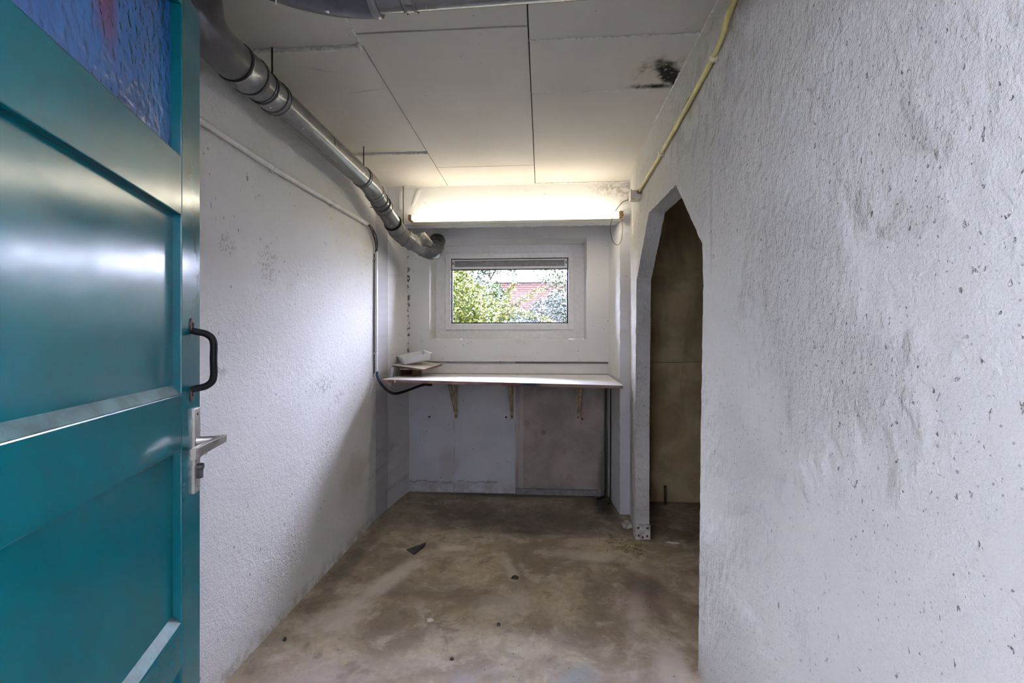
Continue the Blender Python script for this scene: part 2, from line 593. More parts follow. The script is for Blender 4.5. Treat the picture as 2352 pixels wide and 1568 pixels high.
M['yellow_clip'] = simple('ivory_plastic_clip', (.72, .66, .46), .45)
M['ivory'] = simple('ivory_plastic', (.66, .62, .50), .45, var=.06)
M['cap_tan'] = simple('greyed_tan_plastic', (.30, .275, .21), .5)
M['brown_clip'] = simple('browned_lamp_holder', (.36, .25, .13), .55, var=.2)
M['seal'] = simple('black_window_seal', (.012, .015, .018), .5)
M['grille'] = simple('grey_vent_mesh', (.36, .36, .37), .5)
M['lamp_body'] = simple('yellowed_white_enamel', (.74, .68, .53), .4, var=.05)
M['black_iron'] = simple('black_iron', (.006, .0055, .005), .6, bump=.15, scale=50, Specular_IOR_Level=.25)
M['rusty'] = simple('rusty_iron', (.055, .036, .026), .6, metal=.2, var=.3, scale=80, bump=.3)
M['alu'] = simple('worn_aluminium', (.50, .47, .41), .36, metal=.85, var=.1, scale=40)
M['steel_dark'] = simple('dark_steel', (.09, .085, .08), .45, metal=.7, var=.2)
M['beige_bracket'] = simple('beige_painted_steel', (.46, .36, .21), .55, var=.18, scale=30)
M['black_cable'] = simple('black_cable_sheath', (.010, .011, .013), .45)
M['blue_cable'] = simple('dark_blue_cable_sheath', (.010, .040, .12), .4)
M['red_cable'] = simple('red_brown_wire', (.13, .02, .02), .45)
M['wire'] = simple('grey_brown_wire', (.16, .13, .09), .5)
M['white_tray'] = simple('white_plastic_tray', (.82, .83, .86), .4, var=.03)
M['shelf_edge'] = None
M['slate'] = simple('dark_slate', (.045, .042, .040), .6, var=.25)
M['stone_dark'] = simple('dark_putty', (.055, .058, .045), .75, var=.15)
M['chip'] = simple('white_plaster_chip', (.72, .68, .60), .85, var=.06)
M['straw'] = simple('pale_straw_debris', (.36, .27, .12), .9, var=.3)
M['brick_raw'] = simple('white_washed_brick', (.55, .50, .43), .9, var=.2, scale=40, bump=.6)
M['hole'] = simple('hole_shadowed_core', (.03, .025, .02), .9)
M['mortar'] = simple('dull_mortar', (.05, .047, .045), .95)
M['soil'] = simple('garden_soil', (.035, .045, .02), .95, var=.3, scale=5)
M['paving'] = simple('grey_concrete_paving', (.16, .16, .155), .9, scale=6)
M['bark'] = simple('grey_bark', (.06, .05, .04), .9, var=.3, scale=20)


def shelf_material():
    n = N('white_melamine_shelf_top')
    a = n.noise(3, 5, .6)
    col = n.mix(n.rng(a, .35, .7), (.84, .83, .84), (.76, .74, .74))
    dust = n.math('MULTIPLY', n.blob((-.98, 3.42, .97), (.22, .24, .2), wob=.4, wscale=7, soft=.6), .75)
    col = n.mix(dust, col, (.30, .22, .16))
    back = n.math('MULTIPLY', n.rng(n.xyz(1), .60, .645), .6)
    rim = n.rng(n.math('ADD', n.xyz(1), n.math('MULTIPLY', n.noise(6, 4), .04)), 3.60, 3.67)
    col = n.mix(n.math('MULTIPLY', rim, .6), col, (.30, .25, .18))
    nr = n.bump(n.noise(40, 3), .06, .002)
    return n.out(col, .42, nr)


def edge_material():
    n = N('chipboard_edge')
    x = n.xyz(0)
    a = n.noise(9, 5, .6)
    col = n.mix(n.rng(a, .4, .62), (.16, .075, .065), (.25, .15, .12))
    col = n.mix(n.rng(x, -.1, .05), col, (.14, .03, .035))
    col = n.mix(n.rng(x, .10, .16), col, (.02, .022, .05))
    col = n.mix(n.rng(x, .22, .28), col, (.19, .12, .08))
    chip = n.math('MULTIPLY', n.rng(n.noise(16, 2, .5, n.map((1, .1, .1))), .70, .72), 1.0)
    col = n.mix(chip, col, (.62, .58, .55))
    return n.out(col, .6)


def wood_material():
    n = N('brown_plywood')
    g = n.noise(30, 5, .6, n.map((.15, 1, 3)))
    col = n.mix(n.rng(g, .35, .7), (.20, .115, .06), (.105, .055, .032))
    return n.out(col, .65)


M['shelf_top'] = shelf_material()
M['shelf_edge'] = edge_material()
M['plywood'] = wood_material()
nb = N('board_top_laminate')
M['board_top'] = nb.out(nb.mix(nb.math('MULTIPLY', nb.rng(nb.noise(12, 5, .6), .42, .62), .6), (.74, .72, .70), (.48, .38, .26)), .5)

ng = N('window_glass')
ng.t.nodes.remove(ng.b)
gl = ng.t.nodes.new('ShaderNodeBsdfGlass')
gl.inputs['IOR'].default_value = 1.45
gl.inputs['Roughness'].default_value = 0.0
tr = ng.t.nodes.new('ShaderNodeBsdfTransparent')
mx = ng.t.nodes.new('ShaderNodeMixShader')
fr = ng.t.nodes.new('ShaderNodeFresnel')
fr.inputs['IOR'].default_value = 1.45
gs = ng.t.nodes.new('ShaderNodeBsdfGlossy')
gs.inputs['Roughness'].default_value = 0.02
ng.t.links.new(fr.outputs[0], mx.inputs[0])
ng.t.links.new(tr.outputs[0], mx.inputs[1])
ng.t.links.new(gs.outputs[0], mx.inputs[2])
ng.t.nodes.remove(gl)
ng.t.links.new(mx.outputs[0], ng.t.nodes['Material Output'].inputs['Surface'])
M['glass'] = ng.m

nt = N('lit_fluorescent_tube')
M['tube'] = nt.out((.9, .9, .85), .3, Emission_Color=(1.0, .90, .71), Emission_Strength=TUBE)


def leaf_material(name, c0, c1):
    n = N(name)
    c = n.mix(n.rng(n.noise(9, 3), .35, .65), c0, c1)
    return n.out(c, .5, Transmission_Weight=0.0, Subsurface_Weight=0.0)


M['leaf_yellow'] = leaf_material('yellow_green_leaves', (.055, .090, .004), (.16, .175, .014))
M['leaf_green'] = leaf_material('green_leaves', (.018, .045, .008), (.05, .090, .016))
M['leaf_blue'] = leaf_material('blue_green_leaves', (.014, .030, .022), (.036, .060, .045))
M['leaf_dark'] = leaf_material('dark_green_leaves', (.012, .028, .013), (.032, .056, .025))
M['leaf_pale'] = leaf_material('pale_green_leaves', (.030, .054, .018), (.060, .085, .034))

nbk = N('garden_brick')
M['brick'] = nbk.out(nbk.mix(nbk.rng(nbk.noise(7, 4, .6), .35, .65), (.078, .036, .026), (.050, .027, .021)), .9)

# ------------------------------------------------------------------ room shell
XL, XR, H = -1.155, 0.585, 2.38
bm = box(NB(), -1.30, 1.95, 0.10, 4.0, -0.12, 0.0)
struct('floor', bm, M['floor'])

bm = box(NB(), -1.32, XL, 0.12, 4.0, 0.0, 2.60)
struct('wall_left', bm, M['left'])

# smooth column that ends the left wall and forms the niche's left cheek
def rough_pillar(bm, foot, z0, z1, sharp, amp, step=.03):
    """a prism whose edges listed in sharp wander a little with height."""
    n = int((z1 - z0) / step)
    rings = []
    for i in range(n + 1):
        z = z0 + (z1 - z0) * i / n
        ring = []
        for k, (x, y) in enumerate(foot):
            if k in sharp:
                x += amp * mnoise.noise(Vector((k * 5.1, 3.3, z * 23)))
                y += amp * mnoise.noise(Vector((k * 5.1, 8.3, z * 23)))
            ring.append(bm.verts.new((x, y, z)))
        rings.append(ring)
    m = len(foot)
    for a, b in zip(rings, rings[1:]):
        for k in range(m):
            bm.faces.new([a[k], a[(k + 1) % m], b[(k + 1) % m], b[k]])
    bm.faces.new(rings[0][::-1])
    bm.faces.new(rings[-1])
    bmesh.ops.recalc_face_normals(bm, faces=bm.faces)
    return bm


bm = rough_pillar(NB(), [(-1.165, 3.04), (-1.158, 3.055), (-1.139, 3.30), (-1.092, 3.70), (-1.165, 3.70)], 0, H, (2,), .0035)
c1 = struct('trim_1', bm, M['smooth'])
c1.data.materials.append(M['grey_face'])  # strip before the niche corner set darker grey than the cheek
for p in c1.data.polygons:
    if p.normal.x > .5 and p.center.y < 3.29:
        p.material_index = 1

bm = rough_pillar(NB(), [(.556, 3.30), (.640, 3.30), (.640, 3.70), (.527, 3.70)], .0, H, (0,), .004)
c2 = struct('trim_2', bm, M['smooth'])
c2.data.materials.append(M['grey_face2'])  # front face slightly greyer than the side
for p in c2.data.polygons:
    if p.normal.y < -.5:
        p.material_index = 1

# beam over the niche with its crumbly lower edge
bm = NB()
nx = 70
rows = []
for i in range(nx + 1):
    x = -1.15 + (0.64 + 1.15) * i / nx
    j = mnoise.noise(Vector((x * 21, 2.2, 0))) * .006
    k = mnoise.noise(Vector((x * 26, 7.2, 0))) * .006
    rows.append([bm.verts.new(p) for p in ((x, 3.30, H), (x, 3.30, 2.104 + j), (x, 3.306, 2.096 + j), (x, 3.42, 2.10 + k), (x, 3.42, H))])
for a, b in zip(rows, rows[1:]):
    for k in range(5):
        bm.faces.new([a[k], b[k], b[(k + 1) % 5], a[(k + 1) % 5]])
bm.faces.new(rows[0])
bm.faces.new(rows[-1][::-1])
bmesh.ops.recalc_face_normals(bm, faces=bm.faces)
beam = struct('trim_3', bm, M['smooth'])
obj('plaster_ridge', box(NB(), -1.052, -1.035, 3.288, 3.302, 2.21, 2.345, .003), M['smooth'], beam)
bm = hull8(NB(), [(-.958, 3.290, 2.235), (-.945, 3.290, 2.232), (-.945, 3.302, 2.232), (-.958, 3.302, 2.235)],
           [(-.916, 3.290, 2.350), (-.898, 3.290, 2.350), (-.898, 3.302, 2.350), (-.916, 3.302, 2.350)])
obj('plaster_ridge', bm, M['smooth'], beam)

# back wall: proud upper part with the window hole, set-back lower part
WX0, WX1, WZ0, WZ1 = -.917, .357, 1.256, 2.063
bm = NB()
yf, yb = 3.66, 3.99
edge = 1.074


def quad(bm, *ps):
    return bm.faces.new([bm.verts.new(p) for p in ps])


def hole_loop(jit):
    pts = []
    for p, q in (((WX0, WZ0), (WX1, WZ0)), ((WX1, WZ0), (WX1, WZ1)), ((WX1, WZ1), (WX0, WZ1)), ((WX0, WZ1), (WX0, WZ0))):
        m = 30
        for i in range(m):
            t = i / m
            x, z = p[0] + (q[0] - p[0]) * t, p[1] + (q[1] - p[1]) * t
            x += jit * mnoise.noise(Vector((x * 25, z * 25, 1)))
            z += jit * mnoise.noise(Vector((x * 25, z * 25, 5)))
            pts.append((x, z))
    return pts


lo = hole_loop(.004)
outer = [(-1.12, edge), (.56, edge), (.56, H + .1), (-1.12, H + .1)]
fv = [bm.verts.new((x, yf, z)) for x, z in lo]
ov = [bm.verts.new((x, yf, z)) for x, z in outer]
mm = 30
for side in range(4):
    a, b = ov[side], ov[(side + 1) % 4]
    seg = [fv[(side * mm + i) % (4 * mm)] for i in range(mm + 1)]
    bm.faces.new([a, b] + seg[::-1])
gv = [bm.verts.new((max(WX0, min(WX1, x)), yb, max(WZ0, min(WZ1, z)))) for x, z in lo]
for i in range(4 * mm):
    j = (i + 1) % (4 * mm)
    bm.faces.new([fv[i], fv[j], gv[j], gv[i]])
ob = [bm.verts.new((x, yb, z)) for x, z in outer]
for side in range(4):
    bm.faces.new([ov[side], ov[(side + 1) % 4], ob[(side + 1) % 4], ob[side]])
    seg = [gv[(side * mm + i) % (4 * mm)] for i in range(mm + 1)]
    bm.faces.new([ob[side], ob[(side + 1) % 4]] + seg[::-1])
bmesh.ops.recalc_face_normals(bm, faces=bm.faces)
struct('wall_back', bm, M['smooth'])
struct('wall_back_lower', box(NB(), -1.16, .64, 3.69, 3.99, 0, edge - .004), M['back_lower'])
bm = box(NB(), -1.16, .56, 3.674, 3.69, .975, 1.058, .003)
struct('trim_4', bm, M['smooth'])
struct('baseboard_back', box(NB(), -.21, .47, 3.668, 3.69, 0, .048, .004), simple('grey_skim_plinth', (.24, .235, .225), .85))

# right wall with the cut-corner passage opening
ARCH = [(1.752, 0.0), (1.722, .90), (1.697, 1.46), (1.707, 1.60), (2.035, 1.928), (2.545, 1.946), (2.868, 1.615), (2.905, .80), (2.912, 0.0)]
TH = .088
pts = []
for i in range(len(ARCH) - 1):
    a, b = ARCH[i], ARCH[i + 1]
    pts += rough_line((0, a[0], a[1]), (0, b[0], b[1]), .018, .0045, seed=i)
pts.append(Vector((0, *ARCH[-1])))
i0 = min(range(len(pts)), key=lambda i: (pts[i] - Vector((0, 2.035, 1.928))).length)
i1 = min(range(len(pts)), key=lambda i: (pts[i] - Vector((0, 2.545, 1.946))).length)
TOPZ = 2.55
bm = NB()
loops = []
for side in (0, 1):
    x = XR + TH * side
    P_ = [Vector((x, p.y + .004 * mnoise.noise(p * 31 + Vector((side * 3, 0, 0))), max(p.z, 0))) for p in pts]
    V_ = [bm.verts.new(p) for p in P_]
    loops.append(V_)
    near = [bm.verts.new((x, .26, P_[i].z)) for i in range(i0 + 1)]
    far = [bm.verts.new((x, 2.96, P_[i].z)) for i in range(i1, len(pts))]
    tops = [bm.verts.new((x, P_[i].y, TOPZ)) for i in range(i0, i1 + 1)]
    tl, tr_ = bm.verts.new((x, .26, TOPZ)), bm.verts.new((x, 2.96, TOPZ))
    for i in range(i0):
        bm.faces.new([V_[i], V_[i + 1], near[i + 1], near[i]])
    for k, i in enumerate(range(i1, len(pts) - 1)):
        bm.faces.new([V_[i], V_[i + 1], far[k + 1], far[k]])
    for k, i in enumerate(range(i0, i1)):
        bm.faces.new([V_[i], V_[i + 1], tops[k + 1], tops[k]])
    bm.faces.new([near[-1], V_[i0], tops[0], tl])
    bm.faces.new([V_[i1], far[0], tr_, tops[-1]])
for i in range(len(pts) - 1):
    bm.faces.new([loops[0][i], loops[0][i + 1], loops[1][i + 1], loops[1][i]])
# last stretch of wall, running slightly outward to the niche
C = [bm.verts.new(p) for p in ((XR, 2.955, 0), (.630, 3.32, 0), (.630, 3.32, 2.55), (XR, 2.955, 2.55), (XR + TH, 2.955, 0), (.72, 3.32, 0), (.72, 3.32, 2.55), (XR + TH, 2.955, 2.55))]
for q in ((0, 3, 2, 1), (4, 5, 6, 7), (0, 4, 7, 3), (1, 2, 6, 5), (3, 7, 6, 2), (0, 1, 5, 4)):
    bm.faces.new([C[i] for i in q])
bmesh.ops.recalc_face_normals(bm, faces=bm.faces)
wr = struct('wall_right', bm, M['right'])
# bare perforated brick showing at the foot of the jamb
bm = box(NB(), XR - .003, XR + TH + .003, 2.890, 2.93, 0.0, .092, .004)
br = obj('brick', bm, M['brick_raw'], wr)
bm = NB()
for (hx, hz) in ((.600, .074), (.658, .074), (.603, .026), (.655, .024), (.628, .016)):
    lathe(bm, (hx, 2.8895, hz), (hx, 2.90, hz), [(0, .0065), (.008, .0065)], 10)
obj('brick_hole', bm, M['hole'], br)

# wall with the doorway, behind the camera
bm = NB()
box(bm, -1.32, -.60, .12, .26, 0, 2.60)
box(bm, .335, 2.0, .12, .26, 0, 2.60)
box(bm, -.60, .335, .12, .26, 2.06, 2.60)
struct('wall_front', bm, M['smooth'])

struct('wall_light_block', box(NB(), -4.0, 4.0, -1.75, -1.6, -.02, 2.7), M['smooth'])  # unseen walls added to cut the light through the doorway
struct('wall_light_block_end', box(NB(), -2.75, -2.6, -1.6, .12, -.02, 1.75), M['smooth'])  # end walls added unseen, kept low to admit some daylight
struct('wall_light_block_side', box(NB(), 2.6, 2.75, -1.6, .12, -.02, 1.75), M['smooth'])
# unseen upper floors added to keep sky light off the garden plants
struct('wall_sky_block', box(NB(), -9, 9, -1.75, 4.0, 2.80, 13.0), M['brick'])
struct('wall_cellar_outer', box(NB(), -9, -1.34, 3.7, 4.0, .5, 2.80), M['brick'])
struct('wall_cellar_outer_east', box(NB(), 1.97, 9, 3.7, 4.0, .5, 2.80), M['brick'])
struct('ceiling_light_block', box(NB(), -4.0, 4.0, -1.75, .12, 2.62, 2.8), M['smooth'])  # unseen roof added to dim the doorway

# passage behind the arch
pw = thing('wall_passage', None, None, (1.2, 3.58, 0), kind='structure')
obj('wall_panel', box(NB(), .56, 1.95, 3.58, 3.99, 0.0, 1.074, .003), M['passage'], pw)
obj('wall_panel', box(NB(), .56, 1.95, 3.572, 3.99, 1.078, 2.60, .003), M['passage'], pw)
struct('wall_passage_side', box(NB(), 1.80, 1.95, .12, 3.99, 0, 2.60), M['passage'])

# ceiling: a slab carrying the boards, each board on its own
ceil = struct('ceiling', box(NB(), -1.32, 1.95, .12, 4.0, 2.412, 2.60), simple('ceiling_void', (.10, .095, .09), .95))
G = .0022
RED = [(-1.152, -.690, [.27, 1.712, 2.708, 3.298]),
       (-.690, -.050, [.27, .70, 1.640, 2.945, 3.298]),
       (-.050, .604, [.27, .60, 1.718, 2.090, 3.298])]
random.seed(3)
for x0, x1, ys in RED:
    for y0, y1 in zip(ys, ys[1:]):
        dz = random.uniform(-.0015, .0025)
        xb = x1 - G if x1 < .5 else (.588 if y1 < 2.2 else .640)
        obj('ceiling_panel', box(NB(), x0 + G, xb, y0 + G, y1 - G, H + dz, 2.412, .0015), M['ceiling'], ceil)
obj('ceiling_panel', box(NB(), -1.15, .63, 3.42, 3.70, H, 2.412), M['ceiling'], ceil)
obj('ceiling_panel', box(NB(), .675, 1.80, .27, 3.58, H, 2.412), M['ceiling'], ceil)


def filler(p, q, r, seed):
    """a bead of crusty filler squeezed out of a joint."""
    p, q = Vector(p), Vector(q)
    n = int((q - p).length / .009)
    path, rad = [], []
    for i in range(n + 1):
        c = p.lerp(q, i / n)
        path.append(c + Vector((0, mnoise.noise(c * 40 + Vector((seed, 0, 0))) * .003, mnoise.noise(c * 50 + Vector((0, seed, 0))) * .0015)))
        rad.append(r * (1 + .75 * mnoise.noise(c * 70 + Vector((seed, seed, 0)))))
    o = obj('joint_filler', sweep(NB(), path, rad, 8), M['foam'], ceil, smooth=True)
    return o


filler((-1.15, 1.712, H - .002), (-.692, 1.708, H - .002), .0105, 1)
filler((-1.15, 2.708, H - .001), (-.69, 2.707, H - .001), .008, 2)
filler((-.690, 1.40, H), (-.690, 1.70, H), .005, 3)
filler((-.05, 1.718, H), (.583, 1.718, H), .005, 4)
filler((-.05, 2.092, H + .0025), (.40, 2.090, H + .0025), .003, 5)
filler((.586, 1.40, H), (.586, 2.40, H), .0065, 6)
filler((-1.14, 3.298, H), (.63, 3.298, H), .0045, 7)

# ------------------------------------------------------------------ window
wn = thing('window_1', 'white plastic window in the back wall with a vent strip over its pane', None, (-.28, 3.88, WZ0), kind='structure')


def ring_frame(bm, x0, x1, z0, z1, w, y0, y1, bev=.002, wb=None, wt=None):
    wb, wt = wb or w, wt or w
    box(bm, x0, x0 + w, y0, y1, z0, z1, bev)
    box(bm, x1 - w, x1, y0, y1, z0, z1, bev)
    box(bm, x0 + w, x1 - w, y0, y1, z0, z0 + wb, bev)
    box(bm, x0 + w, x1 - w, y0, y1, z1 - wt, z1, bev)
    return bm


FY = 3.88
obj('window_frame', ring_frame(NB(), WX0 + .001, WX1 - .001, WZ0 + .001, WZ1 - .001, .092, FY, FY + .07, wb=.085, wt=.078), M['white_pvc'], wn)
SX0, SX1, SZ0, SZ1 = WX0 + .086, WX1 - .086, WZ0 + .080, WZ1 - .072
obj('window_sash', ring_frame(NB(), SX0, SX1, SZ0, SZ1, .050, FY - .012, FY + .055, .004, wb=.052, wt=.046), M['white_pvc'], wn)
GX0, GX1, GZ0, GZ1 = SX0 + .048, SX1 - .048, SZ0 + .050, SZ1 - .044
obj('window_seal', ring_frame(NB(), GX0, GX1, GZ0, GZ1, .0125, FY + .006, FY + .03, 0), M['seal'], wn)
obj('glass_pane', box(NB(), GX0 + .003, GX1 - .003, FY + .020, FY + .024, GZ0 + .003, GZ1 - .003), M['glass'], wn)
vz1 = GZ1 - .010
vz0 = vz1 - .082
vent = obj('vent_strip', ring_frame(NB(), GX0 + .010, GX1 - .010, vz0, vz1, .022, FY - .010, FY + .018, .002, wb=.020, wt=.010), M['white_pvc'], wn)
bm = NB()
gx0, gx1 = GX0 + .032, GX1 - .032
box(bm, gx0, gx1, FY + .006, FY + .012, vz0 + .018, vz1 - .008)
k = 0
x = gx0 + .004
while x < gx1 - .004:
    box(bm, x, x + .0035, FY - .003, FY + .007, vz0 + .02, vz1 - .010)
    x += .0085
g = obj('vent_grille', bm, M['grille'], vent)
for xx in (GX0 + .016, GX1 - .023):
    obj('vent_clip', box(NB(), xx, xx + .007, FY - .013, FY - .009, vz0 + .038, vz0 + .062), M['seal'], vent)
obj('drip_rail', box(NB(), GX0 + .009, GX1 - .009, FY + .0, FY + .018, vz0 - .008, vz0), M['seal'], wn)

# ------------------------------------------------------------------ open teal door
P0 = Vector((-.825, 1.048, 0))
DD = Vector((.339486, -.940611, 0))
DN = Vector((.940611, .339486, 0))
DW = .845
hx = P0 + DD * DW
ang = math.atan2(-DD.y, -DD.x)
door = thing('door_1', 'teal gloss panelled door with blue textured glass, standing open', None, (hx.x, hx.y, 0), ang, kind='structure')
T = .042


def dx(s):
    return DW - s


def dbox(s0, s1, z0, z1, n0=0.0, n1=T, bev=.0025):
    return box(NB(), dx(s1), dx(s0), n0, n1, z0, z1, bev)


SW = .105
obj('door_stile', dbox(0, SW, .012, 2.03), M['teal'], door, local=True)
obj('door_stile', dbox(DW - .11, DW, .012, 2.03), M['teal'], door, local=True)
RAILS = [(.012, .115), (.530, .628), (1.008, 1.131), (1.523, 1.652), (1.985, 2.03)]
for z0, z1 in RAILS:
    obj('door_rail', dbox(SW, DW - .11, z0, z1), M['teal'], door, local=True)
for i in range(4):
    z0, z1 = RAILS[i][1], RAILS[i + 1][0]
    dep = .017 if i < 3 else .021
    if i < 3:
        obj('door_panel', dbox(SW - .004, DW - .106, z0 - .004, z1 + .004, dep, T - .012, 0), M['teal'], door, local=True)
        # sloped sill bead along the panel's foot, reflected light in its colour
        b = NB()
        a0, a1 = dx(DW - .11), dx(SW)
        pr = [(dep, z0), (.0015, z0), (.0015, z0 + .001), (dep, z0 + .020)]
        va = [b.verts.new((a0, y, z)) for y, z in pr]
        vb = [b.verts.new((a1, y, z)) for y, z in pr]
        for k in range(4):
            b.faces.new([va[k], va[(k + 1) % 4], vb[(k + 1) % 4], vb[k]])
        b.faces.new(va[::-1])
        b.faces.new(vb)
        bmesh.ops.recalc_face_normals(b, faces=b.faces)
        obj('door_bead', b, M['bead'], door, local=True)
    else:
        o = obj('glass_pane', dbox(SW - .004, DW - .106, z0 - .004, z1 + .004, dep, dep + .005, 0), M['hammered'], door, local=True)
        o['label'] = 'blue hammered glass pane'

# pull handle on the stile (local: face at y=0, room side is -y)
ph = obj('pull_handle', sweep(NB(), smooth_path([(dx(.053), .002, 1.273), (dx(.053), -.008, 1.269), (dx(.050), -.030, 1.263), (dx(.048), -.043, 1.246),
                                                 (dx(.047), -.043, 1.205), (dx(.048), -.043, 1.160), (dx(.050), -.030, 1.143),
                                                 (dx(.053), -.008, 1.137), (dx(.053), .002, 1.133)], 6), .0078, 14), M['black_iron'], door, smooth=True, local=True)
ph['label'] = 'black iron pull handle'
for zc in (1.283, 1.123):
    b = NB()
    lathe(b, (dx(.053), .001, zc), (dx(.053), -.004, zc), [(0, .0125), (.003, .0125), (.0042, .010)], 20)
    bmesh.ops.scale(b, vec=(1, 1, 1.3), space=Matrix.Translation((-dx(.053), 0, -zc)), verts=b.verts)
    pl = obj('handle_rose', b, M['rusty'], ph, smooth=True, local=True, angle=40)
    b = lathe(NB(), (dx(.053), -.0035, zc + .002), (dx(.053), -.007, zc + .002), [(0, .0055), (.0015, .005), (.0025, .003)], 14)
    obj('screw', b, M['rusty'], ph, smooth=True, local=True)
# lock plate, lever, cylinder
LP = .034
lp = obj('lock_plate', dbox(LP - .018, LP + .018, .893, 1.090, -.006, .001, .0012), M['alu'], door, local=True)
lp['label'] = 'worn aluminium lock plate'
for zc in (1.076, .907):
    obj('screw', lathe(NB(), (dx(LP), -.0055, zc), (dx(LP), -.008, zc), [(0, .0035), (.0012, .0033), (.002, .002)], 12), M['steel_dark'], lp, smooth=True, local=True)
b = NB()
lathe(b, (dx(LP), -.004, 1.014), (dx(LP), -.052, 1.014), [(0, .0115), (.005, .0112), (.010, .0085), (.040, .0085), (.048, .009)], 20)
lev = obj('lever_handle', b, M['alu'], door, smooth=True, local=True, angle=40)
lev['label'] = 'worn aluminium lever handle'
# flat tongue of the lever, running back toward the hinge side and thickening
b = NB()
prof = []
for t in range(9):
    u = t / 8
    s = LP - .008 + u * .135
    nn = -.060 + .020 * u + .004 * math.sin(u * math.pi)
    hh = .0085 + .0035 * u
    tt = .0065 if 0 < t < 8 else .005
    prof.append([b.verts.new((dx(s), nn - tt, 1.014 - hh - .006 * u)), b.verts.new((dx(s), nn - tt, 1.014 + hh - .006 * u)),
                 b.verts.new((dx(s), nn + tt, 1.014 + hh - .006 * u)), b.verts.new((dx(s), nn + tt, 1.014 - hh - .006 * u))])
for a, c in zip(prof, prof[1:]):
    for k in range(4):
        b.faces.new([a[k], a[(k + 1) % 4], c[(k + 1) % 4], c[k]])
b.faces.new(prof[0])
b.faces.new(prof[-1][::-1])
bmesh.ops.recalc_face_normals(b, faces=b.faces)
bmesh.ops.bevel(b, geom=list(b.edges), offset=.0014, segments=2, affect='EDGES')
obj('grip', b, M['alu'], lev, local=True, smooth=True, angle=50)
b = NB()
lathe(b, (dx(LP), -.004, .952), (dx(LP), -.019, .952), [(0, .0085), (.012, .0085), (.014, .0075)], 18)
box(b, dx(LP) - .005, dx(LP) + .005, -.017, -.004, .925, .952, .002)
obj('lock_cylinder', b, M['steel_dark'], door, smooth=True, local=True, angle=40)
for zc in (.25, 1.75):
    obj('hinge', lathe(NB(), (DW - DW - .006, .02, zc), (DW - DW - .006, .02, zc + .09), [(0, .008), (.09, .008)], 14), M['steel_dark'], door, smooth=True, local=True)

# ------------------------------------------------------------------ main drain pipe
R = .055


def ring_at(parent, p, d, r, wdt=.006, mat='rubber', name='rubber_ring'):
    p, d = Vector(p), Vector(d).normalized()
    o = obj(name, lathe(NB(), p - d * wdt / 2, p + d * wdt / 2, [(0, r - .004), (wdt * .15, r), (wdt * .5, r + .0012), (wdt * .85, r), (wdt, r - .004)], 32), M[mat], parent, smooth=True, angle=50)
    return o


def sleeve(parent, p, q, r, name='coupling', mat='pipe', lip=.003):
    p, q = Vector(p), Vector(q)
    L = (q - p).length
    prof = [(0, r - .004), (0, r + lip), (.008, r + lip), (.011, r), (L - .011, r), (L - .008, r + lip), (L, r + lip), (L, r - .004)]
    return obj(name, lathe(NB(), p, q, prof, 32), M[mat], parent, smooth=True, angle=35)


PX, PZ = -1.03, 2.183
pipe = thing('drain_pipe', 'grey plastic drain pipe running under the ceiling along the white wall to the window niche', 'pipe', (PX, 2.1, PZ - R))
Y = lambda y, z=PZ: Vector((PX, y, z))
# riser and elbow
obj('riser', lathe(NB(), (PX, 1.30, 2.41), (PX, 1.30, 2.26), [(0, .052), (.15, .052)], 32), M['pipe_mid'], pipe, smooth=True, angle=40)
obj('elbow', sweep(NB(), bend((PX, 1.30, 2.29), (PX, 1.30, PZ), Y(1.45), 10, .10) + [Y(1.46)], .064, 32), M['pipe_mid'], pipe, smooth=True, angle=40)
ring_at(pipe, Y(1.462), (0, 1, 0), .067, .009)
sleeve(pipe, Y(1.466), Y(1.560), .0665, 'socket', lip=.002)
ring_at(pipe, Y(1.545), (0, 1, 0), .069, .010)
obj('pipe_section', lathe(NB(), Y(1.56), Y(1.63), [(0, .0595), (.07, .0595)], 32), M['pipe'], pipe, smooth=True, angle=40)
ring_at(pipe, Y(1.566), (0, 1, 0), .062, .006)
ring_at(pipe, Y(1.606), (0, 1, 0), .0615, .005)
ring_at(pipe, Y(1.618), (0, 1, 0), .0615, .005)
sleeve(pipe, Y(1.624), Y(1.705), .0605, 'coupling', lip=.001)
ring_at(pipe, Y(1.682), (0, 1, 0), .063, .008)
ring_at(pipe, Y(1.704), (0, 1, 0), .0625, .005)
obj('pipe_section', lathe(NB(), Y(1.70), Y(2.54), [(0, R), (.84, R)], 36), M['pipe'], pipe, smooth=True, angle=40)
# far coupling and downward leg
A0, A1, A2 = Y(2.535), Y(2.665), Vector((-1.025, 3.10, 2.045))
d2 = (A2 - A1).normalized()
ring_at(pipe, Y(2.535), (0, 1, 0), R + .004, .007)
ring_at(pipe, Y(2.555), (0, 1, 0), R + .0045, .007)
obj('coupling', sweep(NB(), [Y(2.53)] + bend(Y(2.56), A1, A1 + d2 * .09, 6, .06) + [A1 + d2 * .10], R + .0035, 32), M['pipe'], pipe, smooth=True, angle=40)
ring_at(pipe, A1 + d2 * .075, d2, R + .006, .009, 'pipe', 'pipe_rib')
obj('pipe_section', lathe(NB(), A1 + d2 * .09, A2, [(0, R - .001), ((A2 - A1).length - .09, R - .001)], 32), M['pipe_mid'], pipe, smooth=True, angle=40)
for t in (.105, .165):
    ring_at(pipe, A1 + d2 * t, d2, R + .004, .008, 'pipe_mid', 'pipe_rib')
sleeve(pipe, A1 + d2 * .205, A1 + d2 * .255, R + .003, 'coupling', 'pipe_mid', .003)
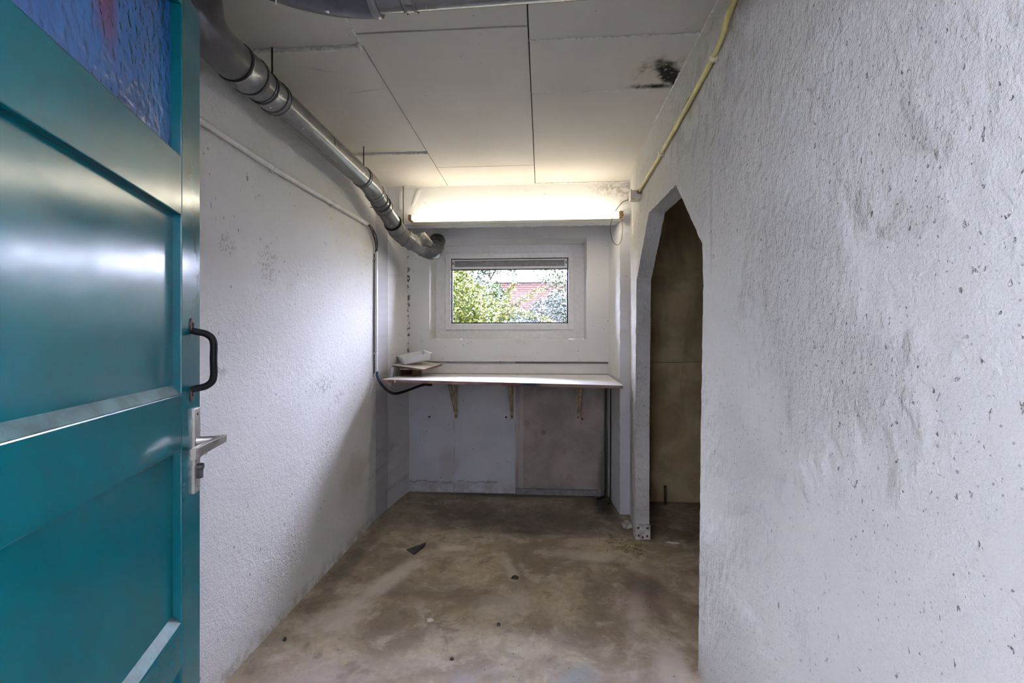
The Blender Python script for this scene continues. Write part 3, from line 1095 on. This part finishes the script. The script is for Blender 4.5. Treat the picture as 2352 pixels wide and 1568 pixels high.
# lower elbow toward the wall under the beam
A3 = Vector((-1.020, 3.205, 2.005))
A4 = Vector((-.880, 3.365, 1.925))
d3 = (A4 - A3).normalized()
sleeve(pipe, A3 - d2 * .15, A3 - d2 * .06, R + .005, 'socket', 'pipe_mid', .003)
ring_at(pipe, A3 - d2 * .152, d2, R + .006, .006)
obj('elbow', sweep(NB(), bend(A3 - d2 * .065, A3, A3 + d3 * .065, 10), R + .004, 32), M['pipe_mid'], pipe, smooth=True, angle=40)
sleeve(pipe, A3 + d3 * .055, A3 + d3 * .115, R + .004, 'coupling', 'pipe', .004)
ring_at(pipe, A3 + d3 * .115, d3, R + .006, .006)
obj('inspection_tee', lathe(NB(), A3 + d3 * .11, A4, [(0, R), ((A4 - A3).length - .11, R)], 32), M['pipe'], pipe, smooth=True, angle=40)
ring_at(pipe, A4 - d3 * .012, d3, R + .004, .008, 'pipe', 'pipe_rib')
# screw cap standing up off the tee
tc = A3 + d3 * .165
up = Vector((.80, .02, .60)).normalized()
cap = obj('inspection_cap', lathe(NB(), tc, tc + up * .095, [(0, .046), (.066, .048), (.066, .056), (.088, .056), (.090, .053), (.095, .053)], 32), M['pipe'], pipe, smooth=True, angle=35)
obj('cap_lid', lathe(NB(), tc + up * .0945, tc + up * .102, [(0, .050), (.005, .050), (.007, .046)], 28), M['cap_tan'], cap, smooth=True, angle=35)
uu, vv = frame_of(up)
for k in range(10):
    a = 2 * math.pi * k / 10
    c = tc + (uu * math.cos(a) + vv * math.sin(a)) * .056
    obj('grip_rib', lathe(NB(), c + up * .068, c + up * .087, [(0, .004), (.019, .004)], 6), M['pipe_mid'], cap)
# final bend up into the wall
A5 = Vector((-.845, 3.60, 2.045))
A6 = Vector((-.845, 3.68, 2.06))
obj('elbow', sweep(NB(), bend(A4 - d3 * .01, A4 + d3 * .10, A5, 12, .12) + [A5, A6], R + .002, 32), M['pipe_dark'], pipe, smooth=True, angle=40)
d5 = (A5 - (A4 + d3 * .10)).normalized()
for t in (.05, .10):
    ring_at(pipe, A5 - d5 * t, d5, R + .006, .008, 'pipe_mid', 'pipe_rib')
# hangers
for y, top, z in ((1.695, H, PZ + .058), (2.60, H, PZ + .056)):
    bm = NB()
    lathe(bm, (PX - .012, y, z), (PX - .012, y, top + .02), [(0, .0035), (top + .02 - z, .0035)], 8)
    lathe(bm, (PX - .012, y, z - .004), (PX - .012, y, z + .012), [(0, .009), (.016, .007)], 8)
    obj('hanger_rod', bm, M['steel_dark'], pipe)
bm = lathe(NB(), (-1.018, 3.285, 2.055), (-1.018, 3.285, H + .02), [(0, .003), (H + .02 - 2.055, .003)], 8)
obj('hanger_rod', bm, M['steel_dark'], pipe)
# white seam clip halfway along the pipe
obj('pipe_tag', box(NB(), PX + .050, PX + .0575, 2.085, 2.099, PZ - .012, PZ + .016, .001), M['pipe_mid'], pipe)

# ------------------------------------------------------------------ pipe crossing the ceiling near the doorway
Z2 = 2.2
pp = thing('drain_pipe', 'dark grey drain pipe crossing under the ceiling boards close to the doorway', 'pipe', (0, 1.22, Z2 - R))
q0, q1 = Vector((-.455, 1.215, Z2)), Vector((.55, 1.20, Z2 + .01))
obj('pipe_section', lathe(NB(), q0, q1, [(0, R - .004), ((q1 - q0).length, R - .004)], 36), M['pipe'], pp, smooth=True, angle=40)
dq = (q1 - q0).normalized()
obj('socket_lip', lathe(NB(), q0 - dq * .012, q0 + dq * .010, [(0, R), (.002, R + .007), (.014, R + .009), (.020, R + .006), (.022, R)], 36), M['pipe'], pp, smooth=True, angle=50)
q2 = Vector((-.62, 1.20, Z2 - .0))
q3 = Vector((-.90, 1.02, Z2 + .01))
obj('elbow', sweep(NB(), [q0 - dq * .002] + bend(q0 - dq * .03, q2 + Vector((.04, .016, 0)), q3, 12, .13) + [q3], R + .006, 36), M['pipe_dark'], pp, smooth=True, angle=40)
for t in (.079, .108):
    ring_at(pp, q0 + dq * t, dq, R + .001, .006, 'pipe', 'pipe_rib')
obj('coupling', lathe(NB(), q0 + dq * .080, q0 + dq * .107, [(0, R - .002), (.027, R - .002)], 36), M['pipe'], pp, smooth=True, angle=40)
dq3 = (q3 - q2).normalized()
ring_at(pp, q2 + dq3 * .09, dq3, R + .007, .005, 'white_tube', 'pipe_rib')
bm = lathe(NB(), (.10, 1.207, Z2 + .05), (.10, 1.207, H + .02), [(0, .0035), (H + .02 - Z2 - .05, .0035)], 8)
obj('hanger_rod', bm, M['steel_dark'], pp)

# ------------------------------------------------------------------ conduit and cables on the left wall
cw = thing('cable_conduit', 'white painted cable conduit along the left plaster wall below the drain pipe', 'conduit', (-1.14, 1.9, 1.98))
cp = [(-1.141, .75, 1.992), (-1.142, 1.2, 1.988), (-1.142, 1.86, 1.981), (-1.141, 2.4, 1.993), (-1.139, 2.90, 2.008)]
obj('conduit_tube', sweep(NB(), smooth_path(cp, 8), .0125, 16), M['white_tube'], cw, smooth=True, angle=40)
for y, z in ((1.20, 1.988), (1.862, 1.981), (2.41, 1.993), (2.86, 2.007)):
    b = lathe(NB(), (-1.1415, y - .006, z), (-1.1415, y + .006, z), [(0, .0140), (.002, .0155), (.010, .0155), (.012, .0140)], 18)
    box(b, -1.156, -1.146, y - .006, y + .006, z - .020, z - .008)
    obj('conduit_clip', b, M['white_tube'], cw, smooth=True, angle=40)

vt = thing('wire_trunking', 'narrow white vertical trunking on the column beside the window niche', 'trunking', (-1.14, 3.075, 1.01))
obj('trunking_cover', box(NB(), -1.147, -1.134, 3.062, 3.082, 1.01, 1.86, .0015), M['white_pvc'], vt)
obj('trunking_base', box(NB(), -1.152, -1.1475, 3.052, 3.0615, 1.02, 1.84), simple('dark_grey_slot', (.10, .095, .09), .9), vt)  # thin dark grey strip along the cover's edge
for z in (1.15, 1.80):
    obj('trunking_band', box(NB(), -1.150, -1.1325, 3.050, 3.085, z, z + .012, .001), M['white_tube'], vt)

tw = thing('cable', 'blue and red wires looping out between conduit end and vertical trunking', 'cable', (-1.13, 3.0, 1.86))
obj('blue_core', sweep(NB(), smooth_path([(-1.139, 2.89, 2.008), (-1.134, 2.95, 2.004), (-1.125, 3.012, 1.965), (-1.127, 3.054, 1.915), (-1.139, 3.072, 1.855)], 8), .0042, 10), M['blue_cable'], tw, smooth=True)
obj('red_core', sweep(NB(), smooth_path([(-1.137, 2.89, 2.005), (-1.130, 2.955, 1.998), (-1.131, 3.002, 1.957), (-1.133, 3.060, 1.90), (-1.137, 3.076, 1.855)], 8), .0032, 10), M['red_cable'], tw, smooth=True)
obj('black_core', sweep(NB(), smooth_path([(-1.141, 2.89, 2.004), (-1.139, 2.95, 1.995), (-1.138, 3.01, 1.95), (-1.139, 3.052, 1.89), (-1.142, 3.062, 1.85)], 8), .0035, 10), M['black_cable'], tw, smooth=True)

lc = thing('cable', 'thick dark blue cable sagging from trunking foot to underneath the shelf', 'cable', (-1.1, 3.1, .87))
path = smooth_path([(-1.137, 3.072, 1.03), (-1.132, 3.066, 1.0), (-1.107, 3.07, .945), (-1.075, 3.12, .892), (-1.052, 3.22, .862), (-.985, 3.31, .878), (-.915, 3.37, .904), (-.86, 3.41, .915)], 8)
obj('cable_sheath', sweep(NB(), path[:20], .0095, 14), M['blue_cable'], lc, smooth=True)
obj('cable_sheath', sweep(NB(), path[19:], .0100, 14), M['black_cable'], lc, smooth=True)
obj('cable_end', box(NB(), -.875, -.835, 3.40, 3.425, .898, .925, .004), M['black_cable'], lc)

tag(obj('wall_nail', lathe(NB(), (-1.16, 3.00, 2.147), (-1.095, 3.00, 2.132), [(0, .003), (.062, .003), (.063, .0055), (.066, .0055)], 10), M['steel_dark'], loc=(-1.155, 3.0, 2.145)),
    'dark nail sticking out of the left wall under the drain pipe bend', 'nail')

# ------------------------------------------------------------------ yellowed conduit, junction box on the right wall
yc = thing('cable_conduit', 'yellowed plastic cable conduit climbing along the top of the rough right wall', 'conduit', (.57, 2.0, 2.16))
yp = [(.573, .85, 2.315), (.573, 1.39, 2.262), (.573, 1.566, 2.198), (.573, 2.232, 2.148), (.573, 2.715, 2.128)]
obj('conduit_tube', sweep(NB(), smooth_path(yp, 10), .0095, 16), M['yellow'], yc, smooth=True, angle=40)
for y, z in ((1.566, 2.198), (2.232, 2.148)):
    b = lathe(NB(), (.5745, y - .007, z + .001), (.5745, y + .007, z), [(0, .0115), (.002, .0145), (.012, .0145), (.014, .0115)], 18)
    box(b, .575, .587, y - .007, y + .007, z - .016, z + .016)
    obj('conduit_clip', b, M['yellow_clip'], yc, smooth=True, angle=40)
obj('conduit_band', lathe(NB(), (.573, 1.80, 2.1805), (.573, 1.855, 2.1765), [(0, .0098), (.054, .0098)], 16), M['brown_clip'], yc, smooth=True, angle=40)

jb = thing('junction_box', 'ivory junction box on the right wall at the end of the yellowed conduit', 'box', (.565, 2.75, 2.08))
obj('box_body', box(NB(), .528, .587, 2.735, 2.80, 2.083, 2.137, .004), M['ivory'], jb)
obj('box_lid', box(NB(), .524, .530, 2.730, 2.805, 2.078, 2.142, .003), M['ivory'], jb)
obj('gland', lathe(NB(), (.573, 2.715, 2.127), (.573, 2.737, 2.126), [(0, .0105), (.004, .0135), (.022, .0135)], 16), M['brown_clip'], jb, smooth=True, angle=40)
obj('terminal_block', box(NB(), .530, .556, 2.845, 2.875, 2.108, 2.136, .003), M['brown_clip'], jb)
obj('box_lead', sweep(NB(), [(.553, 2.79, 2.11), (.548, 2.82, 2.118), (.546, 2.85, 2.121)], .004, 8), M['ivory'], jb, smooth=True)

# ------------------------------------------------------------------ fluorescent lamp on the beam
LZ, LY = 2.121, 3.195
lamp = thing('fluorescent_lamp', 'lit fluorescent tube on a slim white batten across the beam over the window', 'lamp', (-.2, 3.28, 2.10))
obj('batten', box(NB(), -.955, .575, 3.238, 3.299, 2.100, 2.136, .003), M['lamp_body'], lamp)
obj('tube', lathe(NB(), (-.925, LY, LZ), (.535, LY, LZ), [(0, .012), (.01, .018), (1.45, .018), (1.46, .012)], 24), M['tube'], lamp, smooth=True, angle=40)
for x0, x1 in ((-.950, -.926), (.536, .560)):
    b = box(NB(), x0, x1, LY - .018, 3.239, LZ - .020, LZ + .018, .004)
    lathe(b, (x0 + (.010 if x0 < 0 else 0), LY, LZ), (x0 + (.026 if x0 < 0 else -.012), LY, LZ), [(0, .016), (.014, .016)], 16)
    obj('lamp_holder', b, M['brown_clip'], lamp)
lead = smooth_path([(.533, 2.86, 2.118), (.492, 2.88, 2.10), (.452, 2.92, 2.04), (.440, 2.97, 1.975), (.462, 3.03, 1.905), (.505, 3.09, 1.885), (.543, 3.16, 1.935), (.560, 3.22, 2.03), (.562, 3.262, 2.10)], 8)
obj('lamp_lead', sweep(NB(), lead, .0024, 8), M['wire'], lamp, smooth=True)

# ------------------------------------------------------------------ shelf, brackets, things on it
sh = thing('wall_shelf', 'long white shelf board with a chipped red-brown edge across the niche under the window', 'shelf', (-.27, 3.36, .95))


def zs(x, y):
    """height of the slightly sagging shelf top."""
    t = (3.672 - y) / .64
    l = (x + 1.09) / 1.62
    return .972 + t * (.008 * (1 - l) - .022 * l)


F0, F1, B1, B0 = (-1.089, 3.035), (.535, 3.015), (.527, 3.672), (-1.092, 3.672)
top = [(x, y, zs(x, y)) for x, y in ((-1.088, 3.045), (.532, 3.035), (.524, 3.672), (-1.088, 3.672))]
bot = [(x, y, z - .022) for x, y, z in top]
obj('shelf_core', hull8(NB(), bot, [(x, y, z - .002) for x, y, z in top]), M['shelf_edge'], sh)
obj('shelf_top', hull8(NB(), [(x, y, z - .002) for x, y, z in top], top), M['shelf_top'], sh)

bnames = ('beige steel bracket under the shelf, nearest the sagging blue cable',
          'beige steel bracket in the middle under the shelf, at the edge of the white paint',
          'beige steel bracket under the shelf against bare grey concrete')
br0 = None
for (bx, ln, lb) in ((-.702, 3.37, bnames[0]), (-.243, 3.37, bnames[1]), (.290, 3.37, bnames[2])):
    t = thing('shelf_bracket', lb, 'bracket', (bx, 3.69, .60), group='shelf brackets')
    zt = zs(bx, 3.5) - .0225
    w2 = .0125
    obj('wall_arm', box(NB(), bx - w2, bx + w2, 3.681, 3.6895, .605, zt - .004, .001), M['beige_bracket'], t)
    a, b_ = zs(bx, 3.68) - .0225, zs(bx, ln) - .0225
    obj('shelf_arm', hull8(NB(), [(bx - w2, ln, b_ - .007), (bx + w2, ln, b_ - .007), (bx + w2, 3.684, a - .007), (bx - w2, 3.684, a - .007)],
                           [(bx - w2, ln, b_), (bx + w2, ln, b_), (bx + w2, 3.684, a), (bx - w2, 3.684, a)]), M['beige_bracket'], t)
    # channel-shaped brace
    p = Vector((bx, ln + .035, b_ - .006))
    q = Vector((bx, 3.683, .665))
    dd = (q - p).normalized()
    nrm = Vector((0, dd.z, -dd.y))
    bm = NB()
    for xx0, xx1, h0, h1 in ((-w2, w2, .0, .003), (-w2, -w2 + .003, .003, .013), (w2 - .003, w2, .003, .013)):
        pts8 = []
        for c in (p, q):
            pts8.append([c + Vector((xx, 0, 0)) + nrm * hh for xx, hh in ((xx0, h0), (xx1, h0), (xx1, h1), (xx0, h1))])
        hull8(bm, pts8[0], pts8[1])
    obj('brace', bm, M['beige_bracket'], t)
    obj('screw', lathe(NB(), (bx, 3.683, .628), (bx, 3.676, .628), [(0, .0075), (.003, .0075), (.005, .005)], 14), M['steel_dark'], t, smooth=True, angle=40)
for hxx, hz in ((-.925, .617), (-.292, .620), (.318, .617)):
    pass

# little platform on the shelf's end: a wooden box, a tilted board on it, a white tray on top
zb = zs(-1.02, 3.4)
wb = thing('wooden_box', 'small brown open wooden box on the shelf end holding up a tilted board', 'box', (-1.03, 3.42, zb))
bx0, bx1, by0, by1 = -1.060, -.955, 3.335, 3.56
obj('box_base', box(NB(), bx0, bx1, by0, by1, zb + .0035, zb + .012), M['plywood'], wb)
obj('box_back', box(NB(), bx0, bx1, by1 - .010, by1, zb + .012, zb + .058), M['plywood'], wb)
obj('box_side', box(NB(), bx0, bx0 + .008, by0, by1 - .010, zb + .012, zb + .058), M['plywood'], wb)
obj('box_side', box(NB(), bx1 - .008, bx1, by0, by1 - .010, zb + .012, zb + .058), M['plywood'], wb)
obj('box_rim', box(NB(), bx0, bx1, by0 - .002, by0 + .010, zb + .052, zb + .059, .001), M['white_tray'], wb)

bd = thing('wooden_board', 'short laminate board lying tilted on the small wooden box over the shelf', 'board', (-.98, 3.45, zb + .07))
tp = [(-1.105, 3.31, 1.063), (-.862, 3.265, 1.036), (-.800, 3.60, 1.058), (-1.045, 3.645, 1.083)]
obj('board_core', hull8(NB(), [(x, y, z - .014) for x, y, z in tp], [(x, y, z - .002) for x, y, z in tp]), M['plywood'], bd)
obj('board_face', hull8(NB(), [(x, y, z - .002) for x, y, z in tp], tp), M['board_top'], bd)

tray = thing('plastic_tray', 'white plastic tray lying tilted on top of the short board', 'tray', (-.98, 3.46, 1.07))
TM = Matrix.Translation((-.985, 3.46, 1.092)) @ Matrix.Rotation(math.radians(33), 4, 'Z') @ Matrix.Rotation(math.radians(-10), 4, 'Y') @ Matrix.Rotation(math.radians(6), 4, 'X')


def tbox(*a, bev=.0012):
    return box(NB(), *a, bev, TM)


L2, W2 = .100, .075
obj('tray_floor', tbox(-L2, L2, -W2, W2, -.002, .002), M['white_tray'], tray)
for s in (-1, 1):
    bm = NB()
    hull8(bm, [TM @ Vector(p) for p in ((-L2, s * W2, 0), (L2, s * W2, 0), (L2, s * (W2 - .004), 0), (-L2, s * (W2 - .004), 0))],
          [TM @ Vector(p) for p in ((-L2 - .008, s * (W2 + .010), .046), (L2 + .008, s * (W2 + .010), .046), (L2 + .008, s * (W2 + .006), .046), (-L2 - .008, s * (W2 + .006), .046))])
    obj('tray_side', bm, M['white_tray'], tray)
    bm = NB()
    hull8(bm, [TM @ Vector(p) for p in ((s * L2, -W2, 0), (s * L2, W2, 0), (s * (L2 - .004), W2, 0), (s * (L2 - .004), -W2, 0))],
          [TM @ Vector(p) for p in ((s * (L2 + .010), -W2 - .008, .046), (s * (L2 + .010), W2 + .008, .046), (s * (L2 + .006), W2 + .008, .046), (s * (L2 + .006), -W2 - .008, .046))])
    obj('tray_end', bm, M['white_tray'], tray)
obj('tray_rim', box(NB(), L2 + .004, L2 + .022, -W2 - .012, W2 + .012, .044, .047, 0, TM), M['white_tray'], tray)
obj('tray_rim', box(NB(), -L2 - .012, L2 + .004, W2 + .004, W2 + .020, .044, .047, 0, TM), M['white_tray'], tray)

mb = thing('metal_strip', 'bare grey metal strip leaning in the corner at the shelf end', 'strip', (-1.086, 3.21, .91))
bm = hull8(NB(), [(-1.1005, 3.205, .915), (-1.080, 3.205, .915), (-1.080, 3.209, .915), (-1.1005, 3.209, .915)],
           [(-1.088, 3.215, 1.048), (-1.066, 3.215, 1.048), (-1.066, 3.219, 1.048), (-1.088, 3.219, 1.048)])
obj('strip_face', bm, simple('pale_grey_metal', (.42, .42, .40), .5, metal=.3), mb)
obj('strip_flange', box(NB(), -1.088, -1.066, 3.215, 3.25, 1.045, 1.048), simple('pale_grey_metal_flange', (.42, .42, .40), .5, metal=.3), mb)

# plug holes in the wall under the shelf
for hxx, hz, lb in ((-.925, .617, 'dark drill hole in the white paint below the sagging cable'),
                    (-.292, .620, 'dark drill hole in white paint beside the middle shelf bracket'),
                    (.322, .612, 'dark drill hole in bare concrete beside a shelf bracket')):
    tag(obj('wall_plug', lathe(NB(), (hxx, 3.692, hz), (hxx, 3.6885, hz), [(0, .0085), (.003, .0085), (.0035, .0045)], 14), M['hole'], loc=(hxx, 3.69, hz)), lb, 'wall plug', 'drill holes under the shelf')

# black cables in the niche's right corner
for pth, r, lb in (([(.508, 3.676, .94), (.505, 3.672, .6), (.507, 3.672, .2), (.500, 3.66, .014), (.47, 3.62, .010), (.43, 3.58, .010)], .0085, 'thick black cable hanging in the dark corner of the niche'),
                   ([(.534, 3.575, .93), (.532, 3.575, .7), (.530, 3.575, .35), (.528, 3.57, .10), (.522, 3.55, .02), (.50, 3.48, .007)], .0055, 'thin black cable on the side of the niche next to the thick one')):
    tag(obj('cable', sweep(NB(), smooth_path(pth, 10), r, 12), M['black_cable'], loc=pth[3], smooth=True), lb, 'cable')

# ------------------------------------------------------------------ things on the floor


def flat_chip(name, c, r, h, mat, label, cat, seed, sx=1.0, rot=0.0, group=None):
    rnd = random.Random(seed)
    n = 14
    bm = NB()
    lo, hi = [], []
    for k in range(n):
        a = 2 * math.pi * k / n
        rr = r * rnd.uniform(.72, 1.1)
        x, y = math.cos(a) * rr * sx, math.sin(a) * rr
        x, y = x * math.cos(rot) - y * math.sin(rot), x * math.sin(rot) + y * math.cos(rot)
        lo.append((c[0] + x, c[1] + y, 0.0003))
        hi.append((c[0] + x * .88, c[1] + y * .88, h * rnd.uniform(.8, 1.0)))
    hull8(bm, lo, hi)
    return tag(obj(name, bm, mat, loc=(c[0], c[1], 0)), label, cat, group)


bm = hull8(NB(), [(-.802, 2.655, .0005), (-.742, 2.600, .0005), (-.708, 2.700, .0005)], [(-.805, 2.660, .004), (-.742, 2.602, .004), (-.700, 2.722, .022)])
tag(obj('slate_shard', bm, M['slate'], loc=(-.75, 2.65, 0)), 'dark three-cornered shard of slate lying on the concrete floor', 'shard')
flat_chip('putty_blob', (-.142, 2.388), .022, .004, M['stone_dark'], 'flat dark greenish blob stuck on the middle of the floor', 'blob', 4, 1.1)
flat_chip('plaster_chip', (-.498, 2.0), .0145, .004, M['chip'], 'white oval chip of plaster on the bare floor', 'chip', 6, 1.15)
flat_chip('pebble', (-.190, 1.985), .010, .008, M['slate'], 'small dark pebble in a rough patch of the floor', 'pebble', 8)
flat_chip('pebble', (-.352, 1.762), .0085, .006, M['slate'], 'small dark pebble at the lilac strip of floor', 'pebble', 9)
flat_chip('dirt_clump', (-1.07, 1.83), .014, .007, M['slate'], 'dark clump of dirt on floor next to the left wall', 'clump', 11, .5, .6)
flat_chip('plaster_chip', (.80, 2.86), .042, .005, M['chip'], 'long pale sliver on the dark floor inside the passage', 'chip', 13, .3, 1.35)
# peeled lumps at the pillar's foot
flat_chip('rubble_lump', (.572, 3.10), .05, .022, M['brick_raw'], 'crumbled lump of masonry at the foot of the white pillar', 'rubble', 15, .8)
bm = NB()
rnd = random.Random(5)
for k in range(150):
    c = Vector((rnd.gauss(.56, .06), rnd.gauss(2.80, .07), .0015))
    if c.x > .585 and c.y > 2.86:
        continue
    a = rnd.uniform(0, math.pi)
    L = rnd.uniform(.004, .016)
    box(bm, -L, L, -.0012, .0012, -.001, .0018, 0, Matrix.Translation(c) @ Matrix.Rotation(a, 4, 'Z'))
tag(obj('straw_debris', bm, M['straw'], loc=(.56, 2.8, 0)), 'scatter of straw-coloured crumbs on the floor at the opening jamb', 'debris', kind='stuff')

tag(obj('metal_rod', box(NB(), .925, .943, 3.52, 3.535, .0005, .140, .002), M['steel_dark'], loc=(.934, 3.53, 0)), 'short dark rod standing on the passage floor against brown concrete', 'rod')

# ------------------------------------------------------------------ garden outside
struct('ground', box(NB(), -14, 14, 4.05, 26, .70, .95), M['soil'])
struct('ground_front', box(NB(), -6, 6, -8, .10, -.14, -.02), M['paving'])
gw = thing('garden_wall', 'red-brown brick garden wall beyond the bushes outside the window', 'wall', (0, 13.2, .95))
obj('mortar_bed', box(NB(), -5, 5.0, 13.21, 13.40, .95, 2.92), M['mortar'], gw)
bm = NB()
rnd = random.Random(2)
for row in range(30):
    z = .95 + row * .065
    x = -5.0 + (.11 if row % 2 else 0)
    while x < 4.8:
        d = rnd.uniform(0, .006)
        box(bm, x, x + .205, 13.195 - d, 13.215, z + .006, z + .058)
        x += .217
o = obj('brickwork', bm, M['brick'], gw)
o['kind'] = 'stuff'
obj('coping', box(NB(), -5.05, 5.05, 13.17, 13.43, 2.90, 2.965, .01), M['slate'], gw)


def leaves(bm, c, rad, n, size, rnd, flat=1.0):
    for _ in range(n):
        while True:
            v = Vector((rnd.uniform(-1, 1), rnd.uniform(-1, 1), rnd.uniform(-1, 1)))
            if .25 < v.length < 1:
                break
        p = Vector(c) + Vector((v.x * rad[0], v.y * rad[1], v.z * rad[2]))
        s = size * rnd.uniform(.6, 1.3)
        d = Vector((rnd.gauss(0, 1), rnd.gauss(0, 1), rnd.gauss(0, .6))).normalized()
        u, w_ = frame_of(d)
        a = rnd.uniform(0, 6.28)
        sd = (u * math.cos(a) + w_ * math.sin(a)) * s * .30
        nn = d.cross(sd).normalized() * s * .08
        vs = [bm.verts.new(q) for q in (p - d * s * .5, p + sd + nn, p + d * s * .5, p - sd + nn)]
        bm.faces.new([vs[0], vs[1], vs[2]])
        bm.faces.new([vs[0], vs[2], vs[3]])


def plant(name, label, cat, base, clumps, n, size, mat, stems, seed, group=None):
    rnd = random.Random(seed)
    t = thing(name, label, cat, base, group=group)
    tot = sum(r[0] * r[1] * r[2] for _, r in clumps)
    bm = NB()
    for c, r in clumps:
        leaves(bm, c, r, int(n * r[0] * r[1] * r[2] / tot), size, rnd)
    f = obj('foliage', bm, M[mat], t)
    for s in stems:
        pts = smooth_path(s, 5)
        m = len(pts)
        obj('stem', sweep(NB(), pts, [.022 * (1 - .75 * i / m) for i in range(m)], 7), M['bark'], t, smooth=True)
    return t


B = .95
plant('bush', 'bright yellow-green bush filling one side of the window view', 'bush', (-1.55, 7.3, B),
      [((-1.65, 7.3, 1.75), (.70, .5, .85)), ((-1.10, 7.2, 1.75), (.42, .4, .42)), ((-1.50, 7.4, 2.35), (.42, .35, .5)), ((-1.0, 7.5, 1.6), (.45, .35, .35))], 9500, .058, 'leaf_yellow',
      [[(-1.55, 7.3, B), (-1.5, 7.3, 1.7), (-1.62, 7.25, 2.5)], [(-1.5, 7.3, B), (-1.2, 7.2, 1.6), (-1.0, 7.2, 2.0)]], 21)
plant('bush', 'green leafy bush behind the yellow-green one, before the brick wall', 'bush', (-1.1, 9.4, B),
      [((-1.35, 9.4, 1.75), (.75, .5, .75)), ((-.55, 9.3, 1.55), (.40, .4, .40)), ((-1.0, 9.2, 2.1), (.35, .35, .35))], 5200, .068, 'leaf_green',
      [[(-1.1, 9.4, B), (-1.15, 9.4, 1.6), (-1.0, 9.3, 2.2)]], 22)
plant('tree', 'slender dark-leaved tree with a forked trunk rising beyond the bushes', 'tree', (-1.25, 10.6, B),
      [((-1.75, 10.6, 2.9), (.60, .5, .60)), ((-1.15, 10.5, 3.15), (.5, .5, .40)), ((-.66, 10.6, 2.82), (.17, .2, .22)), ((-1.2, 10.6, 3.6), (.9, .6, .4))], 4200, .08, 'leaf_dark',
      [[(-1.30, 10.6, B), (-1.28, 10.6, 2.2), (-1.20, 10.6, 2.7), (-1.42, 10.6, 3.3)], [(-1.22, 10.6, 2.65), (-1.0, 10.6, 3.0), (-.8, 10.55, 3.3)]], 23)
plant('bush', 'blue-green bush in front of the brick wall', 'bush', (.15, 8.3, B),
      [((.12, 8.3, 1.55), (.42, .4, .50)), ((-.25, 8.2, 1.45), (.32, .3, .30)), ((.30, 8.3, 1.9), (.25, .3, .25))], 5000, .048, 'leaf_blue',
      [[(.15, 8.3, B), (.12, 8.3, 1.5), (.3, 8.3, 1.95)]], 24)
plant('bush', 'pale green feathery bush at the far edge of the window view', 'bush', (.55, 9.6, B),
      [((.62, 9.6, 2.2), (.55, .5, .8)), ((.18, 9.6, 2.72), (.40, .4, .32)), ((.45, 9.6, 3.1), (.6, .4, .4)), ((.85, 9.5, 1.6), (.4, .4, .6))], 5600, .055, 'leaf_pale',
      [[(.55, 9.6, B), (.58, 9.6, 1.8), (.4, 9.6, 2.7)]], 25)
# arching spray of pale leaves across the middle
rnd = random.Random(31)
t = thing('bush', 'thin arching twigs with small pale yellow leaves crossing before the bricks', 'bush', (-.45, 6.6, B))
bm = NB()
for i, s in enumerate(([(-.75, 6.6, B), (-.66, 6.6, 1.45), (-.40, 6.55, 1.75), (.02, 6.5, 1.98)], [(-.70, 6.6, B), (-.62, 6.6, 1.5), (-.52, 6.6, 1.85), (-.38, 6.6, 2.08)],
                       [(-.72, 6.6, B), (-.58, 6.55, 1.55), (-.25, 6.5, 1.62), (.12, 6.5, 1.52)], [(-.75, 6.6, B), (-.85, 6.6, 1.5), (-.75, 6.5, 1.75), (-.45, 6.5, 1.72)])):
    pts = smooth_path(s, 10)
    obj('stem', sweep(NB(), pts, .006, 6), M['bark'], t, smooth=True)
    for p in pts[8:]:
        leaves(bm, p, (.07, .07, .06), 9, .05, rnd)
obj('foliage', bm, M['leaf_yellow'], t)
